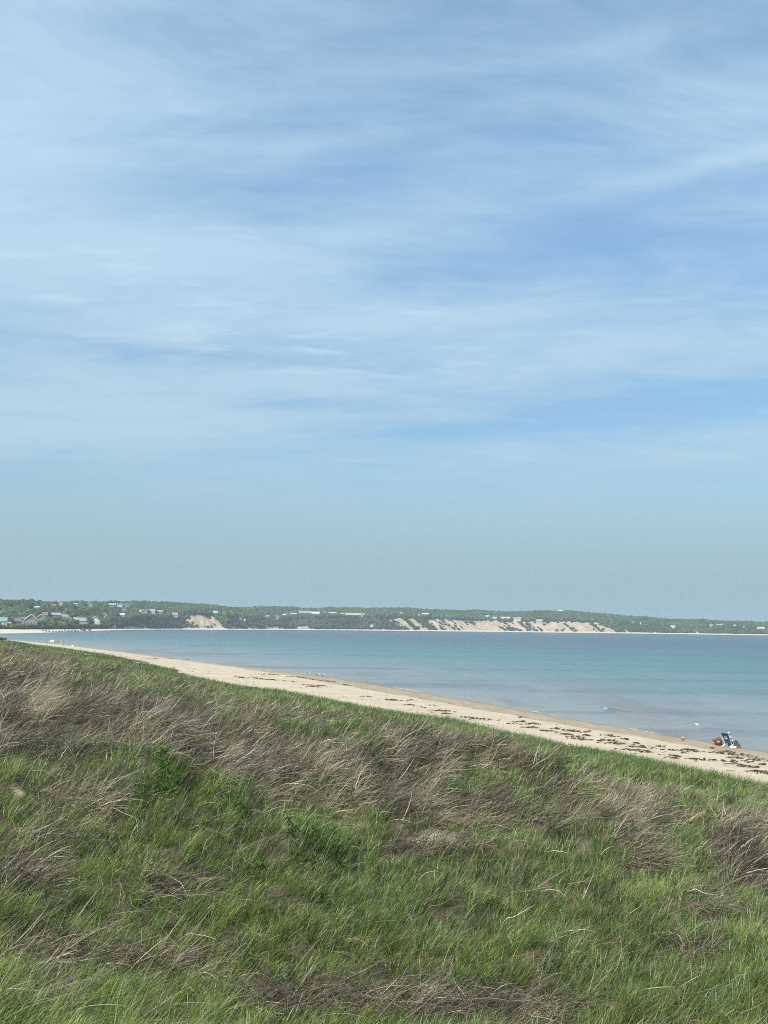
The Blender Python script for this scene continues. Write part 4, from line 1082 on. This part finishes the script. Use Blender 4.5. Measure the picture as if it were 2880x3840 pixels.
cloth(wn * .48, wn * .80, hn * .52, hn * .92, (.40, .37, .18), 'yellow green cloth hung on the right half of the distant net', 'yellow_cloth')
Pk = hit(273, 2426); bm = bmesh.new(); add_blob(bm, (0, 0, .25), (.42, .3, .3), 2, .1, 9); o = bm_obj('stone', bm, plain('white_stone', (.78, .76, .70), .9), None, Pk); tag(o, 'white stone on the sand right of the distant net', 'stone')

# leaning stake in the left grass
def on_dune(px, py): return hit(px, py)
Ps = on_dune(290, 2466); ks = math.hypot(Ps[0], Ps[1]) / FPX
bm = bmesh.new(); add_tube(bm, [(0, 0, -.1), (12 * ks, .1, 38 * ks), (27 * ks, .15, 78 * ks)], [.022, .018, .01], 6)
tag(bm_obj('stake', bm, PALEWOOD, None, Ps), 'thin pale stake leaning right out of the left dune grass', 'stake')

# dead branches in the grass
def branch(px, py, size, seed, label):
    rr = random.Random(seed); P = hit(px, py)
    b = bpy.data.objects.new('dead_branch', None); COL.objects.link(b); b.location = P; tag(b, label, 'branch', 'dead branches caught in the grass')
    bm = bmesh.new(); add_tube(bm, [(-.7 * size, .05, .05), (-.2 * size, 0, .22 * size), (.35 * size, .03, .38 * size), (.8 * size, .1, .55 * size)], [.05 * size, .042 * size, .03 * size, .012 * size], 7)
    bm_obj('limb', bm, WOOD, b, smooth=True)
    for k in range(9):
        x0 = rr.uniform(-.6, .6) * size; a_ = rr.uniform(-.9, .9)
        bm = bmesh.new(); p0 = Vector((x0, .02, .25 * size + .25 * x0)); d1 = Vector((rr.uniform(-.3, .5), rr.uniform(-.5, .1), rr.uniform(.0, .6))) * size * .8
        add_tube(bm, [p0, p0 + d1 * .5 + Vector((0, 0, .05)), p0 + d1], [.016 * size, .012 * size, .005 * size], 5); bm_obj('twig', bm, PALEWOOD if k % 2 else WOOD, b)
branch(30, 2590, 1.0, 3, 'tangle of dead pale twigs over a dark limb at the left edge')
branch(2850, 3350, .45, 5, 'small dead branch with bleached twigs at the right edge')
branch(2100, 3130, .5, 8, 'crossed bleached twigs standing in green grass right of centre')

# broad leaved plants
LM = blade_mat('broad_leaves', .3, .6, .015); STM = plain('green_stem', (.10, .16, .05), .6)
def leafy(px, py, size, seed, label):
    rr = np.random.default_rng(seed); P = hit(px, py)
    b = bpy.data.objects.new('leafy_plant', None); COL.objects.link(b); b.location = P; tag(b, label, 'plant', 'broad leaved plants in the dune grass')
    roots = []; azs = []
    for s in range(int(9 * size) + 4):
        bx_, by_ = rr.normal(0, .22 * size, 2); top = np.array([bx_ + rr.normal(.05, .08), by_ + rr.normal(0, .06), rr.uniform(.15, .31)])
        bz = float(ground_z(P[0] + bx_, P[1] + by_)) - P[2]
        bm = bmesh.new(); add_tube(bm, [(bx_, by_, bz - .02), tuple((np.array([bx_, by_, bz]) + top + [0, 0, bz]) / 2), tuple(top + [0, 0, bz])], .005, 5); bm_obj('stem', bm, STM, b)
        for k in range(11):
            t = .25 + .75 * k / 10; roots.append(np.array([bx_, by_, bz]) * (1 - t) + (top + [0, 0, bz]) * t); azs.append(k * 2.4 + rr.normal(0, .3))
    n = len(roots); c = np.array([.055, .125, .020]) * rr.uniform(.6, 1.35, (n, 1)); c = np.where(rr.random((n, 1)) < .2, np.array([.10, .17, .03]), c)
    V_, L_, S_, C_ = blades(np.array(roots), np.array(azs), rr.uniform(.5, 1.2, n), rr.uniform(.2, .9, n), rr.uniform(.09, .19, n), rr.uniform(.014, .030, n), c, 4)
    link('foliage', np_mesh('foliage', V_, L_, S_, [LM], True, {'tint': C_}), b)
leafy(585, 2985, 1.5, 1, 'bright green broad leaved plant left of centre under the dead grass mat')
leafy(660, 2925, .8, 2, 'smaller bright plant behind the left broad leaved clump')
leafy(835, 3040, .9, 3, 'dark green leafy clump beside the bright left plant')
leafy(1270, 3215, 1.4, 4, 'lush leafy clump at the near edge of the sandy hollow')
leafy(1160, 3190, .9, 6, 'leafy plant at the left of the lush hollow clump')
leafy(975, 3300, .6, 7, 'low leafy plant in open grass below the hollow')

# small dark bushes on the left dune top
def bush(px, py, wpx, hpx, seed, label):
    P = hit(px, py); k = math.hypot(P[0], P[1]) / FPX; rr = np.random.default_rng(seed); n = 700
    b = bpy.data.objects.new('bush', None); COL.objects.link(b); b.location = P; tag(b, label, 'bush', 'bushes on the left dune top')
    bm = bmesh.new()
    for s in range(6): add_tube(bm, [(0, 0, -.1), (rr.normal(0, wpx * k * .2), rr.normal(0, .3), hpx * k * .8)], [.03, .008], 5)
    bm_obj('stem', bm, WOOD, b)
    q = rr.normal(0, 1, (n, 3)); q /= np.linalg.norm(q, axis=1, keepdims=True); q *= rr.random((n, 1)) ** .4
    r0 = np.stack([q[:, 0] * wpx * k * .5, q[:, 1] * wpx * k * .4, hpx * k * .5 + q[:, 2] * hpx * k * .5], -1)
    V_, L_, S_, C_ = blades(r0, rr.uniform(0, 6.28, n), rr.uniform(.3, 1.8, n), rr.uniform(0, .6, n), rr.uniform(.08, .2, n), rr.uniform(.04, .09, n), np.array([.05, .075, .03]) * rr.uniform(.5, 1.4, (n, 1)), 3)
    link('foliage', np_mesh('foliage', V_, L_, S_, [LM], False, {'tint': C_}), b)
bush(4, 2402, 16, 11, 1, 'dark low bush at the left edge of the dune top')
bush(19, 2402, 14, 10, 2, 'dark low bush right of another on the left dune top')

# ------------------------------------------------------------------ air
bm = bmesh.new(); add_box(bm, -1900, 1900, -450, 3700, -9, 58)
mhz, nt, out = new_mat('sea_air')
pv = nt.new('ShaderNodeVolumePrincipled'); pv.inputs['Color'].default_value = (.80, .92, 1.0, 1); pv.inputs['Density'].default_value = .00018; pv.inputs['Anisotropy'].default_value = .2
nt.l.new(pv.outputs[0], out.inputs['Volume'])
hz_ = bm_obj('haze', bm, mhz); hz_['kind'] = 'stuff'; hz_['label'] = 'thin bluish sea haze over the bay'; hz_['category'] = 'haze'
